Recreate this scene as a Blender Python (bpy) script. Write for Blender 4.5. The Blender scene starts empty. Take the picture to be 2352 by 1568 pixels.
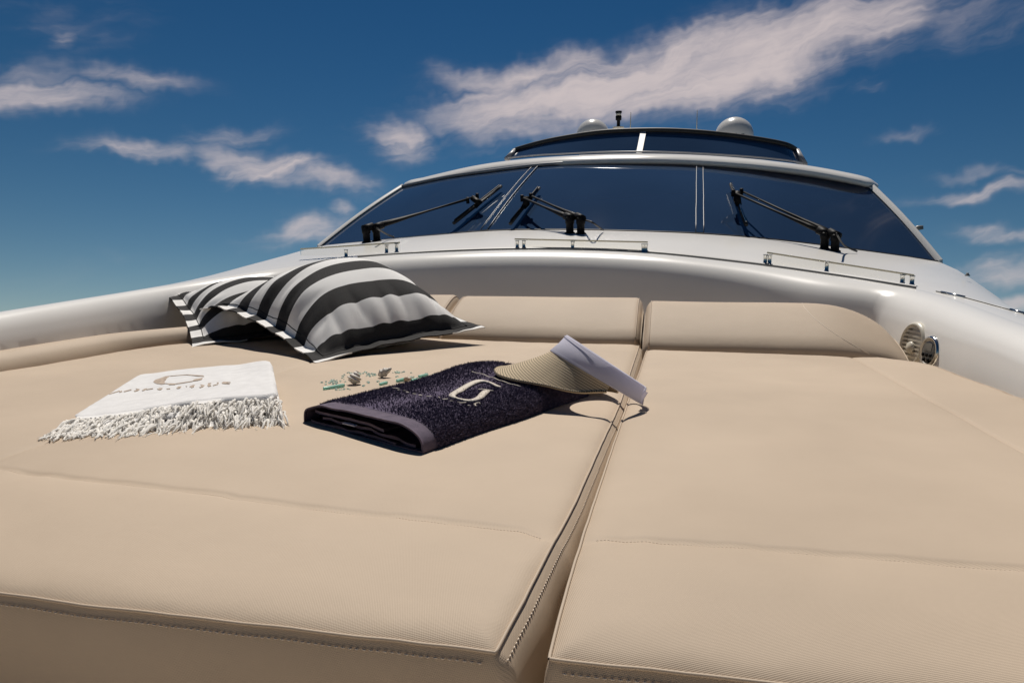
import bpy, bmesh, math, random
import numpy as np
from mathutils import Vector, Matrix, noise as mnoise
from mathutils.bvhtree import BVHTree

random.seed(7); rng = np.random.default_rng(7)
R = math.radians
scene = bpy.context.scene
COL = scene.collection

# ------------------------------------------------------------------ camera
# "boat frame": +Y aft along the boat, +X to starboard in the picture, z = 0 the top of the sun pads.
# The whole boat sits slightly nose-down, so boat frame -> world is a small tilt about the camera.
F, CX, CY = 1700.0, 1176.0, 783.2         # focal length / centre in photo pixels (2352 wide)
CAM = Vector((0, 0, .32))
RCAM = Matrix.Rotation(R(11.8), 3, 'Z') @ Matrix.Rotation(R(90 - 6.68), 3, 'X')
TILT = Matrix.Translation(CAM) @ Matrix.Rotation(R(5.6), 4, 'X') @ Matrix.Translation(-CAM)
cam_data = bpy.data.cameras.new('camera')
cam_data.sensor_width = 36; cam_data.lens = 36 * F / 2352
cam_data.clip_start = .02; cam_data.clip_end = 30000
cam = bpy.data.objects.new('camera', cam_data); COL.objects.link(cam)
cam.matrix_world = TILT @ Matrix.Translation(CAM) @ RCAM.to_4x4()
scene.camera = cam

def ray(px, py):
    return (RCAM @ Vector(((px - CX) / F, -(py - CY) / F, -1))).normalized()
def onz(px, py, z=0.):
    d = ray(px, py); return CAM + d * ((z - CAM.z) / d.z)
def ony(px, py, y):
    d = ray(px, py); return CAM + d * (y / d.y)
def onx(px, py, x):
    d = ray(px, py); return CAM + d * (x / d.x)

# ------------------------------------------------------------------ sun + sky
SUN_AZ, SUN_EL = R(-12), R(60)             # boat frame: azimuth from +Y towards +X
sd = Vector((math.sin(SUN_AZ) * math.cos(SUN_EL), math.cos(SUN_AZ) * math.cos(SUN_EL), math.sin(SUN_EL)))
sdw = (TILT.to_3x3() @ sd).normalized()
sun_data = bpy.data.lights.new('sun', 'SUN'); sun_data.energy = 3.95; sun_data.angle = R(.53)
sun_data.color = (1., .94, .86)
sun = bpy.data.objects.new('sun', sun_data); COL.objects.link(sun)
sun.rotation_euler = sdw.to_track_quat('Z', 'Y').to_euler(); sun.location = sdw * 40
world = bpy.data.worlds.new('World'); scene.world = world; world.use_nodes = True
WT = world.node_tree; WT.nodes.clear()
def wn(t, **k):
    n = WT.nodes.new(t)
    for a, b in k.items(): setattr(n, a, b)
    return n
def wl(a, b): WT.links.new(a, b)
def wmath(op, a, b=None, c=None, clamp=False):
    n = wn('ShaderNodeMath', operation=op, use_clamp=clamp)
    for i, v in enumerate((a, b, c)):
        if v is None: continue
        if isinstance(v, (int, float)): n.inputs[i].default_value = v
        else: wl(v, n.inputs[i])
    return n.outputs[0]
SKY_STRENGTH = .07
sky = wn('ShaderNodeTexSky', sky_type='NISHITA', sun_disc=False)
sky.sun_elevation = math.asin(sdw.z); sky.sun_rotation = math.atan2(sdw.x, sdw.y)
sky.altitude = 0; sky.air_density = 1.0; sky.dust_density = 0.0; sky.ozone_density = 3.0
hs = wn('ShaderNodeHueSaturation'); hs.inputs['Saturation'].default_value = 1.3; hs.inputs['Value'].default_value = .78
wl(sky.outputs[0], hs.inputs['Color'])
skv = wn('ShaderNodeTexCoord'); ska = wn('ShaderNodeVectorMath', operation='ADD'); ska.inputs[1].default_value = (0, 0, .15)
wl(skv.outputs['Generated'], ska.inputs[0]); skn = wn('ShaderNodeVectorMath', operation='NORMALIZE'); wl(ska.outputs[0], skn.inputs[0]); wl(skn.outputs[0], sky.inputs['Vector'])
# deeper, more contrasty blue (as through a polariser): square the sky and tint it back
sk1 = wn('ShaderNodeVectorMath', operation='SCALE'); sk1.inputs['Scale'].default_value = SKY_STRENGTH; wl(hs.outputs[0], sk1.inputs[0])
sk2 = wn('ShaderNodeVectorMath', operation='MULTIPLY'); wl(sk1.outputs[0], sk2.inputs[0]); wl(sk1.outputs[0], sk2.inputs[1])
sk3 = wn('ShaderNodeVectorMath', operation='MULTIPLY'); wl(sk2.outputs[0], sk3.inputs[0])
sk3.inputs[1].default_value = (17. / SKY_STRENGTH, 5.3 / SKY_STRENGTH, 2.1 / SKY_STRENGTH)
# clouds: long wisps as ellipses in azimuth / elevation, torn by noise
tc = wn('ShaderNodeTexCoord')
sp = wn('ShaderNodeSeparateXYZ'); wl(tc.outputs['Generated'], sp.inputs[0])
azn = wmath('ARCTAN2', sp.outputs[0], sp.outputs[1]); eln = wmath('ARCSINE', sp.outputs[2])
cb = wn('ShaderNodeCombineXYZ'); wl(wmath('DEGREES', azn), cb.inputs[0]); wl(wmath('DEGREES', eln), cb.inputs[1])
ang = cb.outputs[0]
def wnoise(vec, scale, detail=6, rough=.6, dist=0., col=False):
    n = wn('ShaderNodeTexNoise'); n.inputs['Scale'].default_value = scale
    n.inputs['Detail'].default_value = detail; n.inputs['Roughness'].default_value = rough
    n.inputs['Distortion'].default_value = dist; wl(vec, n.inputs['Vector'])
    return n.outputs['Color' if col else 'Fac']
def wvec(op, a, b):
    n = wn('ShaderNodeVectorMath', operation=op)
    for i, v in enumerate((a, b)):
        if isinstance(v, (tuple, float)): n.inputs[i].default_value = v if isinstance(v, tuple) else (v,) * 3
        else: wl(v, n.inputs[i])
    return n.outputs[0]
def wmap(vec, loc, rot, scale):
    m = wn('ShaderNodeMapping', vector_type='TEXTURE')
    m.inputs['Location'].default_value = loc; m.inputs['Rotation'].default_value = (0, 0, rot)
    m.inputs['Scale'].default_value = scale; wl(vec, m.inputs['Vector']); return m.outputs[0]
warp = wvec('MULTIPLY', wvec('SUBTRACT', wnoise(ang, .16, 4, .6, col=True), (.5, .5, .5)), (5.5, 4.5, 0.))
wang = wvec('ADD', ang, warp)
def azel(px, py):
    d = (TILT.to_3x3() @ ray(px, py)).normalized()
    return math.degrees(math.atan2(d.x, d.y)), math.degrees(math.asin(d.z))
# (px0,py0,px1,py1, half width px, weight)
CLOUDS = [(1050, 255, 1650, 160, 70, 1.3), (1400, 205, 2080, 25, 78, 1.3), (1010, 185, 1420, 120, 34, 1.0), (1250, 220, 1900, 70, 70, 1.3),
          (1980, 60, 2450, -10, 60, .5), (1250, 290, 1750, 215, 45, .5), (850, 302, 985, 318, 45, .9),
          (1000, 300, 1350, 305, 55, .42), (-150, 160, 230, 165, 34, .55), (-150, 215, 320, 222, 32, .85), (150, 165, 450, 188, 24, .7),
          (110, 110, 165, 80, 22, .6), (60, 55, 190, 10, 24, .4),
          (180, 352, 470, 362, 28, .8), (440, 345, 840, 420, 38, .95), (380, 330, 650, 285, 26, .55),
          (620, 530, 800, 515, 34, .75), (745, 472, 800, 480, 20, .6), (560, 555, 780, 545, 26, .4),
          (2090, 470, 2420, 430, 17, .85), (2120, 410, 2420, 402, 14, .5), (2190, 548, 2420, 545, 20, .8),
          (1955, 212, 2030, 190, 13, .6), (2000, 315, 2150, 318, 13, .45), (2200, 640, 2450, 600, 30, .7),
          (2260, 690, 2500, 680, 22, .8), (0, 650, 420, 640, 30, .28), (180, 580, 420, 620, 22, .22)]
tot = None
for x0, y0, x1, y1, hw, wt in CLOUDS:
    a0, e0 = azel(x0, y0); a1, e1 = azel(x1, y1)
    L = math.hypot(a1 - a0, e1 - e0) / 2 + hw / 48; rot = math.atan2(e1 - e0, a1 - a0)
    v = wmap(wang, ((a0 + a1) / 2, (e0 + e1) / 2, 0), rot, (L * 1.3, hw / 29.7 * 1.45, 1))
    ln = wn('ShaderNodeVectorMath', operation='LENGTH'); wl(v, ln.inputs[0])
    mr = wn('ShaderNodeMapRange', interpolation_type='SMOOTHSTEP'); wl(ln.outputs['Value'], mr.inputs[0])
    mr.inputs[1].default_value = 1.35; mr.inputs[2].default_value = .0
    mr.inputs[3].default_value = 0; mr.inputs[4].default_value = wt
    tot = mr.outputs[0] if tot is None else wmath('MAXIMUM', tot, mr.outputs[0])
# the same kind of wisps over the rest of the sky
far = wnoise(wmap(ang, (0, 0, 0), R(12), (3.2, 1, 1)), .09, 5, .55)
rest = wn('ShaderNodeMapRange', interpolation_type='SMOOTHSTEP'); wl(far, rest.inputs[0])
rest.inputs[1].default_value = .53; rest.inputs[2].default_value = .72; rest.inputs[4].default_value = .6
tot = wmath('MAXIMUM', tot, rest.outputs[0])
n1 = wnoise(wmap(wang, (0, 0, 0), R(13), (5.0, 1., 1)), .5, 9, .56, .7)
n2 = wnoise(wmap(ang, (0, 0, 0), R(9), (5.5, 1., 1)), 1.8, 7, .6, .4)
nn = wmath('ADD', wmath('MULTIPLY', n1, .78), wmath('MULTIPLY', n2, .22))
dens = wmath('ADD', tot, wmath('MULTIPLY', wmath('SUBTRACT', nn, .5), 2.2))
dens = wmath('MULTIPLY', dens, wmath('MULTIPLY', tot, 1.5, clamp=True))
dm = wn('ShaderNodeMapRange', interpolation_type='SMOOTHSTEP'); wl(dens, dm.inputs[0])
dm.inputs[1].default_value = -.02; dm.inputs[2].default_value = 1.5; dm.inputs[3].default_value = 0; dm.inputs[4].default_value = .86
mixc = wn('ShaderNodeMix', data_type='RGBA'); wl(dm.outputs[0], mixc.inputs[0])
wl(sk3.outputs[0], mixc.inputs[6])
mixc.inputs[7].default_value = (.62 / SKY_STRENGTH, .535 / SKY_STRENGTH, .52 / SKY_STRENGTH, 1)
bg = wn('ShaderNodeBackground'); bg.inputs[1].default_value = SKY_STRENGTH; wl(mixc.outputs[2], bg.inputs[0])
wo = wn('ShaderNodeOutputWorld'); wl(bg.outputs[0], wo.inputs[0])
scene.render.engine = 'CYCLES'
vs = scene.view_settings; vs.view_transform = 'Standard'; vs.look = 'None'; vs.exposure = .12; vs.gamma = 1; vs.use_curve_mapping = False

# ------------------------------------------------------------------ helpers
LOC = {}
def tag(o, label=None, cat=None, group=None, kind=None):
    if label: o['label'] = label
    if cat: o['category'] = cat
    if group: o['group'] = group
    if kind: o['kind'] = kind
    return o
def root(name, loc, label, cat, group=None):
    o = bpy.data.objects.new(name, None); COL.objects.link(o)
    o.empty_display_size = .05
    loc = Vector(loc); o.matrix_world = TILT @ Matrix.Translation(loc); LOC[o] = loc
    return tag(o, label, cat, group)
def mkmesh(name, V, Fc, mat, smooth=True, angle=None):
    me = bpy.data.meshes.new(name)
    me.from_pydata(np.asarray(V, float).reshape(-1, 3).tolist(), [], [list(map(int, f)) for f in Fc]); me.validate()
    if mat: me.materials.append(mat)
    if smooth:
        me.polygons.foreach_set('use_smooth', [True] * len(me.polygons))
        if angle: me.set_sharp_from_angle(angle=R(angle))
    me.update(); return me
def mk(name, V, Fc, mat, parent, smooth=True, angle=None, label=None, kind=None):
    base = LOC[parent]
    me = mkmesh(name, np.asarray(V, float).reshape(-1, 3) - np.array(base), Fc, mat, smooth, angle)
    o = bpy.data.objects.new(name, me); COL.objects.link(o); o.parent = parent; LOC[o] = base
    return tag(o, label, kind=kind)
def mk_top(name, V, Fc, mat, loc, label=None, cat=None, group=None, kind=None, smooth=True, angle=None):
    me = mkmesh(name, np.asarray(V, float).reshape(-1, 3) - np.array(Vector(loc)), Fc, mat, smooth, angle)
    o = bpy.data.objects.new(name, me); COL.objects.link(o); o.matrix_world = TILT @ Matrix.Translation(Vector(loc)); LOC[o] = Vector(loc)
    return tag(o, label, cat, group, kind)
def set_weave(ob, W):
    at = ob.data.attributes.new('weave', 'FLOAT_VECTOR', 'POINT'); at.data.foreach_set('vector', np.asarray(W, float).reshape(-1).tolist()); return ob
def gridf(n, m, cu=False, cv=False, flip=False):
    out = []
    for i in range(n if cu else n - 1):
        for j in range(m if cv else m - 1):
            a, b = i * m + j, ((i + 1) % n) * m + j
            c, d = ((i + 1) % n) * m + (j + 1) % m, i * m + (j + 1) % m
            out.append((a, d, c, b) if flip else (a, b, c, d))
    return out
class MB:
    def __init__(s): s.V = []; s.F = []
    def add(s, V, Fc):
        k = len(s.V); s.V += [tuple(v) for v in V]; s.F += [tuple(i + k for i in f) for f in Fc]
    def box(s, c, ax, ay, az):
        c, ax, ay, az = map(Vector, (c, ax, ay, az))
        V = [c + sx * ax + sy * ay + sz * az for sx in (-1, 1) for sy in (-1, 1) for sz in (-1, 1)]
        s.add(V, [(0, 1, 3, 2), (4, 6, 7, 5), (0, 4, 5, 1), (2, 3, 7, 6), (0, 2, 6, 4), (1, 5, 7, 3)])
    def tube(s, pts, r, n=8, caps=True, flat=1., up=None):
        pts = [Vector(p) for p in pts]; V = []; N = len(pts)
        rs = r if isinstance(r, (list, tuple, np.ndarray)) else [r] * N
        ref = Vector(up) if up else None
        for i, p in enumerate(pts):
            t = (pts[min(i + 1, N - 1)] - pts[max(i - 1, 0)]).normalized()
            if ref is None: ref = Vector((0, 0, 1)) if abs(t.z) < .9 else Vector((1, 0, 0))
            a = t.cross(ref)
            if a.length < 1e-6: a = t.orthogonal()
            a.normalize(); b = a.cross(t); ref = b if not up else ref
            for k in range(n):
                w = 2 * math.pi * k / n
                V.append(p + a * math.cos(w) * rs[i] + b * math.sin(w) * rs[i] * flat)
        Fc = gridf(N, n, cv=True)
        if caps: Fc += [tuple(range(n)), tuple((N - 1) * n + k for k in reversed(range(n)))]
        s.add(V, Fc)
    def lathe(s, c, axis, prof, n=24):
        c = Vector(c); a = Vector(axis).normalized(); u = a.orthogonal().normalized(); v = a.cross(u)
        V = [c + a * h + (u * math.cos(2 * math.pi * k / n) + v * math.sin(2 * math.pi * k / n)) * r for r, h in prof for k in range(n)]
        Fc = gridf(len(prof), n, cv=True, flip=True)
        if prof[0][0] > 1e-4: Fc.append(tuple(reversed(range(n))))
        if prof[-1][0] > 1e-4: Fc.append(tuple((len(prof) - 1) * n + k for k in range(n)))
        s.add(V, Fc)
    def build(s, name, mat, parent, **k): return mk(name, s.V, s.F, mat, parent, **k)
def crom(P, n):
    P = np.array([list(p) for p in P], float); N = len(P)
    seg = np.r_[0, np.cumsum(np.linalg.norm(np.diff(P[:, :3], axis=0), axis=1))]
    out = []
    for t in np.linspace(0, seg[-1], n):
        i = min(max(np.searchsorted(seg, t) - 1, 0), N - 2); f = (t - seg[i]) / (seg[i + 1] - seg[i])
        p0, p1, p2, p3 = P[max(i - 1, 0)], P[i], P[i + 1], P[min(i + 2, N - 1)]
        h = seg[i + 1] - seg[i]
        m1 = (p2 - p0) / (seg[i + 1] - seg[max(i - 1, 0)]) * h; m2 = (p3 - p1) / (seg[min(i + 2, N - 1)] - seg[i]) * h
        out.append((2 * f**3 - 3 * f**2 + 1) * p1 + (f**3 - 2 * f**2 + f) * m1 + (-2 * f**3 + 3 * f**2) * p2 + (f**3 - f**2) * m2)
    return np.array(out)
def cromu(P, n):   # uniform parameter: n samples per span
    P = np.array([list(p) for p in P], float); N = len(P); out = []
    for i in range(N - 1):
        p0, p1, p2, p3 = P[max(i - 1, 0)], P[i], P[i + 1], P[min(i + 2, N - 1)]
        for k in range(n + (i == N - 2)):
            f = k / n
            out.append(.5 * (2 * p1 + (p2 - p0) * f + (2 * p0 - 5 * p1 + 4 * p2 - p3) * f**2 + (3 * p1 - p0 - 3 * p2 + p3) * f**3))
    return np.array(out)
def nz(p, s=1.): return mnoise.noise(Vector(p) * s)
def bvh_of(*obs):
    V = []; Fc = []
    for o in obs:
        k = len(V); b = LOC[o]
        V += [v.co + b for v in o.data.vertices]; Fc += [[i + k for i in p.vertices] for p in o.data.polygons]
    return BVHTree.FromPolygons(V, Fc)
def hit(bvh, px, py, back=0.):
    d = ray(px, py); r = bvh.ray_cast(CAM, d, 60)
    return (r[0] - d * back, r[1]) if r[0] else (None, None)

# ------------------------------------------------------------------ materials
def mat(name, col, rough=.5, metal=0., spec=.5, coat=0., trans=0., ior=1.5):
    m = bpy.data.materials.new(name); m.use_nodes = True
    b = m.node_tree.nodes['Principled BSDF']
    b.inputs['Base Color'].default_value = (*col, 1); b.inputs['Roughness'].default_value = rough
    b.inputs['Metallic'].default_value = metal; b.inputs['Specular IOR Level'].default_value = spec
    b.inputs['Coat Weight'].default_value = coat; b.inputs['Coat Roughness'].default_value = .05
    b.inputs['Transmission Weight'].default_value = trans; b.inputs['IOR'].default_value = ior
    return m
def nodes(m): return m.node_tree.nodes, m.node_tree.links, m.node_tree.nodes['Principled BSDF']
def add_noise_col(m, c0, c1, scale, detail=5, bump=0., bscale=None, coord='Object', stretch=None, bdist=.001):
    N, L, b = nodes(m)
    t = N.new('ShaderNodeTexCoord'); src = t.outputs[coord]
    if stretch:
        mp = N.new('ShaderNodeMapping'); mp.inputs['Scale'].default_value = stretch; L.new(src, mp.inputs[0]); src = mp.outputs[0]
    n = N.new('ShaderNodeTexNoise'); n.inputs['Scale'].default_value = scale; n.inputs['Detail'].default_value = detail; L.new(src, n.inputs['Vector'])
    r = N.new('ShaderNodeValToRGB'); r.color_ramp.elements[0].position = .3; r.color_ramp.elements[1].position = .7
    r.color_ramp.elements[0].color = (*c0, 1); r.color_ramp.elements[1].color = (*c1, 1)
    L.new(n.outputs['Fac'], r.inputs[0]); L.new(r.outputs[0], b.inputs['Base Color'])
    if bump:
        n2 = N.new('ShaderNodeTexNoise'); n2.inputs['Scale'].default_value = bscale or scale * 4; n2.inputs['Detail'].default_value = 4; L.new(src, n2.inputs['Vector'])
        bp = N.new('ShaderNodeBump'); bp.inputs['Strength'].default_value = bump; bp.inputs['Distance'].default_value = bdist
        L.new(n2.outputs['Fac'], bp.inputs['Height']); L.new(bp.outputs[0], b.inputs['Normal'])
    return m
def weave(m, period, strength, dist=.0004, attr=None):
    """woven threads: sin(kx)+sin(ky) relief on top of the colour"""
    N, L, b = nodes(m)
    s = N.new('ShaderNodeSeparateXYZ')
    if attr: t = N.new('ShaderNodeAttribute'); t.attribute_name = attr; L.new(t.outputs['Vector'], s.inputs[0])
    else: t = N.new('ShaderNodeTexCoord'); L.new(t.outputs['Object'], s.inputs[0])
    k = 2 * math.pi / period; acc = None
    def mth(op, a, bb):
        n = N.new('ShaderNodeMath'); n.operation = op
        for i, v in enumerate((a, bb)):
            if v is None: continue
            if isinstance(v, (int, float)): n.inputs[i].default_value = v
            else: L.new(v, n.inputs[i])
        return n.outputs[0]
    x2 = mth('ADD', s.outputs[0], mth('MULTIPLY', s.outputs[1], .35)); y2 = mth('SUBTRACT', s.outputs[1], mth('MULTIPLY', s.outputs[0], .35))
    for o in (x2, y2):
        w = mth('SINE', mth('MULTIPLY', o, k), None)
        acc = w if acc is None else mth('ADD', acc, w)
    bp = N.new('ShaderNodeBump'); bp.inputs['Strength'].default_value = strength; bp.inputs['Distance'].default_value = dist
    L.new(acc, bp.inputs['Height'])
    old = b.inputs['Normal'].links
    if old: L.new(old[0].from_socket, bp.inputs['Normal'])
    L.new(bp.outputs[0], b.inputs['Normal'])
    return m
M = {}
M['gel'] = add_noise_col(mat('white_gelcoat', (.74, .73, .70), .22, spec=.4), (.81, .79, .75), (.86, .84, .80), 2.2, 6, .05, 5, bdist=.004)
M['gel_matt'] = mat('white_gelcoat_satin', (.72, .71, .69), .4)
M['fabric'] = weave(add_noise_col(mat('beige_woven_vinyl', (.5, .4, .3), .62, spec=.3), (.455, .360, .265), (.535, .426, .316), 2.6, 7, .2, 12, bdist=.007), .0017, .26, .0003, 'weave')
M['piping'] = mat('beige_piping', (.51, .41, .31), .6, spec=.3)
M['thread'] = mat('sewing_thread', (.68, .58, .47), .6)
M['glass'] = mat('dark_tinted_glass', (.003, .008, .02), .03, spec=.5, ior=1.5)
add_noise_col(M['glass'], (.022, .044, .090), (.029, .056, .112), 1.2, 4, .02, 6, bdist=.01)
M['pale'] = mat('clear_sealant', (.34, .34, .35), .4)
M['black'] = mat('black_plastic', (.006, .006, .007), .55, spec=.12)
M['rubber'] = mat('black_rubber', (.01, .01, .011), .55)
M['chrome'] = mat('stainless_steel', (.62, .62, .6), .16, metal=1)
M['alu'] = mat('aluminium_track', (.17, .17, .17), .5, metal=.2)
M['dome'] = mat('satin_white_dome', (.72, .70, .67), .25, coat=.2)
M['cream'] = mat('cream_plastic', (.66, .62, .52), .35)
M['dark'] = mat('dark_recess', (.01, .01, .01), .8)
M['acrylic'] = mat('yellowed_clear_acrylic', (.97, .965, .93), .1, trans=1., ior=1.12)
M['acryl_edge'] = mat('yellowed_acrylic_edge', (.72, .66, .48), .35)
M['linen'] = weave(add_noise_col(mat('white_cotton', (.74, .73, .72), .85, spec=.2), (.70, .69, .68), (.78, .77, .76), 40, 5, .3, 200, bdist=.0008), .0028, .35, .0004)
M['fringe'] = add_noise_col(mat('white_fringe', (.78, .75, .71), .9, spec=.15), (.90, .86, .80), (.94, .92, .88), 60)
N, L, b = nodes(M['fringe'])
tl_ = N.new('ShaderNodeBsdfTranslucent'); tl_.inputs[0].default_value = (.95, .92, .86, 1); ms_ = N.new('ShaderNodeMixShader'); ms_.inputs[0].default_value = .22
L.new(b.outputs[0], ms_.inputs[1]); L.new(tl_.outputs[0], ms_.inputs[2]); L.new(ms_.outputs[0], N['Material Output'].inputs['Surface'])
M['terry'] = add_noise_col(mat('navy_terry', (.024, .018, .038), .95, spec=.12), (.074, .060, .100), (.140, .115, .172), 160, 4, .8, 500, bdist=.002)
M['satin'] = weave(add_noise_col(mat('plum_band', (.075, .055, .085), .75, spec=.3), (.095, .075, .11), (.14, .108, .15), 60, 4, .4, 90, bdist=.002), .0016, .5)
M['embroid'] = add_noise_col(mat('ivory_embroidery', (.62, .55, .46), .6), (.55, .48, .39), (.68, .61, .52), 300, 3, .5, 700)
M['gold'] = add_noise_col(mat('gold_foil_print', (.55, .42, .30), .4, spec=.6), (.36, .27, .19), (.70, .56, .42), 120)
M['strap'] = mat('white_elastic_band_sky_tint', (.73, .72, .81), .7, spec=.2)  # white band; the blue of sky-lit shade is put into its colours
N, L, b = nodes(M['strap'])
tl_ = N.new('ShaderNodeBsdfTranslucent'); tl_.inputs[0].default_value = (.75, .74, .86, 1); ms_ = N.new('ShaderNodeMixShader'); ms_.inputs[0].default_value = .35
L.new(b.outputs[0], ms_.inputs[1]); L.new(tl_.outputs[0], ms_.inputs[2]); L.new(ms_.outputs[0], N['Material Output'].inputs['Surface'])
M['shell'] = add_noise_col(mat('sea_shell', (.6, .56, .5), .6), (.42, .37, .31), (.72, .68, .62), 160, 4, .6, 260)
M['shell2'] = mat('tan_shell', (.6, .46, .33), .5)
M['teal'] = mat('frosted_teal_glass', (.42, .82, .70), .25, trans=.4, ior=1.4)
M['bead'] = mat('clear_teal_bead', (.74, .94, .91), .03, trans=.75, ior=1.4)
M['grey_face'] = mat('grey_panel', (.20, .20, .19), .4)
M['lcd'] = mat('lcd', (.22, .22, .2), .15)
M['deckfloor'] = mat('recess_floor', (.74, .64, .52), .6)
# straw: rings and dashes from two stored coordinates
m = M['straw'] = mat('two_tone_straw_braid', (.5, .4, .27), .7, spec=.25)
N, L, b = nodes(m)
def nmath(op, a, c=None):
    n = N.new('ShaderNodeMath'); n.operation = op
    for i, v in enumerate((a, c)):
        if v is None: continue
        if isinstance(v, (int, float)): n.inputs[i].default_value = v
        else: L.new(v, n.inputs[i])
    return n.outputs[0]
ar = N.new('ShaderNodeAttribute'); ar.attribute_name = 'ringco'
aa = N.new('ShaderNodeAttribute'); aa.attribute_name = 'arcco'
fr = nmath('FRACT', ar.outputs['Fac']); row = nmath('FLOOR', ar.outputs['Fac'])
groove = nmath('LESS_THAN', fr, .30)
dash = nmath('GREATER_THAN', nmath('SINE', nmath('ADD', nmath('MULTIPLY', aa.outputs['Fac'], 2 * math.pi / .0042), nmath('MULTIPLY', row, 2.1))), -.72)
fac = nmath('MULTIPLY', groove, dash)
mx = N.new('ShaderNodeMix'); mx.data_type = 'RGBA'; L.new(fac, mx.inputs[0])
mx.inputs[6].default_value = (.56, .45, .30, 1); mx.inputs[7].default_value = (.05, .04, .03, 1)
L.new(mx.outputs[2], b.inputs['Base Color'])
# stripes for the cushions
m = M['stripe'] = mat('black_white_stripe_canvas', (.7, .7, .7), .85, spec=.2)
N, L, b = nodes(m)
ar = N.new('ShaderNodeAttribute'); ar.attribute_name = 'stripe'
w = nmath('SINE', nmath('MULTIPLY', ar.outputs['Fac'], 2 * math.pi))
tcn = N.new('ShaderNodeTexCoord'); nzn = N.new('ShaderNodeTexNoise'); nzn.inputs['Scale'].default_value = 900; L.new(tcn.outputs['Object'], nzn.inputs['Vector'])
rp = N.new('ShaderNodeValToRGB'); rp.color_ramp.elements[0].color = (.014, .014, .015, 1); rp.color_ramp.elements[1].color = (.055, .053, .052, 1)
rp.color_ramp.elements[0].position = .35; rp.color_ramp.elements[1].position = .68; L.new(nzn.outputs['Fac'], rp.inputs[0])
mx = N.new('ShaderNodeMix'); mx.data_type = 'RGBA'; L.new(nmath('GREATER_THAN', w, 0.), mx.inputs[0])
mx.inputs[6].default_value = (.82, .81, .79, 1); L.new(rp.outputs[0], mx.inputs[7])
L.new(mx.outputs[2], b.inputs['Base Color'])
weave(m, .0017, .3, .0004, 'weave')
# sea
m = M['sea'] = mat('sea_water', (.012, .045, .07), .08, ior=1.33)
add_noise_col(m, (.008, .035, .06), (.016, .055, .08), .05, 4, .5, .6, bdist=.3)

# ------------------------------------------------------------------ sea
me = mkmesh('sea', [(-12000, -12000, 0), (12000, -12000, 0), (12000, 12000, 0), (-12000, 12000, 0)], [(0, 1, 2, 3)], M['sea'], smooth=False)
o = bpy.data.objects.new('sea', me); COL.objects.link(o); o.location = (0, 0, -3.2); tag(o, kind='structure')

# ------------------------------------------------------------------ yacht
yacht = root('yacht', (-.45, 4., -.6), 'white motor yacht with raked dark windscreen and rounded foredeck coaming around the sun pads', 'yacht')

# coaming crest (photo pixels + the plan distance that fixes the depth) and inward width
crest = [(-1.80, -.6, -.02, .085), (-1.90, .4, .05, .085), (-1.98, 1.2, .10, .085)]
for p, w in ((onx(0, 715, -2.02), .085), (onx(380, 655, -2.02), .10), (onx(600, 620, -1.86), .15), (ony(820, 591, 3.42), .2),
             (ony(1050, 577, 3.55), .2), (ony(1250, 573, 3.6), .2), (ony(1475, 580, 3.58), .2), (ony(1700, 603, 3.5), .2),
             (ony(1900, 630, 3.36), .22), (ony(2105, 663, 3.12), .17), (onx(2352, 747, 1.0), .125)):
    crest.append((*p, w))
crest += [(1.02, 1.7, .07, .125), (1.0, .6, .04, .125), (.9, -.6, .0, .125)]
NC = 170
cr = crom(crest, NC)
tan = np.gradient(cr[:, :2], axis=0); tan /= np.linalg.norm(tan, axis=1)[:, None]
inw = np.stack([tan[:, 1], -tan[:, 0]], 1)      # path runs port -> aft -> starboard: inward is on its right hand
prof = [(-.10, -.004), (0, 0), (.12, 0), (.25, -.003), (.38, -.009), (.50, -.019), (.60, -.032), (.69, -.048), (.77, -.068), (.83, -.090),
        (.88, -.115), (.95, -.15), (1.04, -.20), (1.15, -.27), (1.3, -.5)]
V = [(c[0] + n[0] * d * c[3], c[1] + n[1] * d * c[3], c[2] + dz * (min(1, max(.42, c[2] / .26)) if dz > -.16 else 1)) for c, n in zip(cr, inw) for d, dz in prof]
coaming = mk('coaming', V, gridf(NC, len(prof), flip=True), M['gel'], yacht)

# dash / side decks: from the crest out to the windscreen foot and the sheer line
outer = [(-2.15, -.6, -.16), (-2.25, .4, -.10), (-2.38, 1.2, -.05), (-2.42, 2.1, .02), (-2.42, 3.2, .1),
         tuple(onx(648, 594, -2.42))]
BOT = [(735, 566, 4.85), (860, 553, 4.62), (985, 541, 4.45), (1110, 530.5, 4.33), (1235, 527, 4.25), (1360, 528, 4.2), (1485, 531, 4.2),
       (1607, 536, 4.24), (1750, 547, 4.36), (1890, 563, 4.53), (2020, 580, 4.7), (2155, 600, 4.9)]
TOP = [(925, 429, 5.57), (1030, 407, 5.42), (1130, 393, 5.32), (1230, 381, 5.24), (1325, 375, 5.2), (1420, 373, 5.18), (1515, 374, 5.18),
       (1607, 378, 5.2), (1710, 386, 5.24), (1810, 398, 5.29), (1905, 412, 5.34), (2000, 430, 5.39)]
bot3 = [ony(*p) for p in BOT]; top3 = [ony(*p) for p in TOP]
outer += [tuple(p) for p in bot3]
outer += [tuple(onx(2202, 621, 1.60)), tuple(onx(2290, 680, 1.47)), tuple(onx(2352, 719, 1.38)), (1.45, 1.9, -.05), (1.4, .6, -.09), (1.25, -.6, -.13)]
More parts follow.
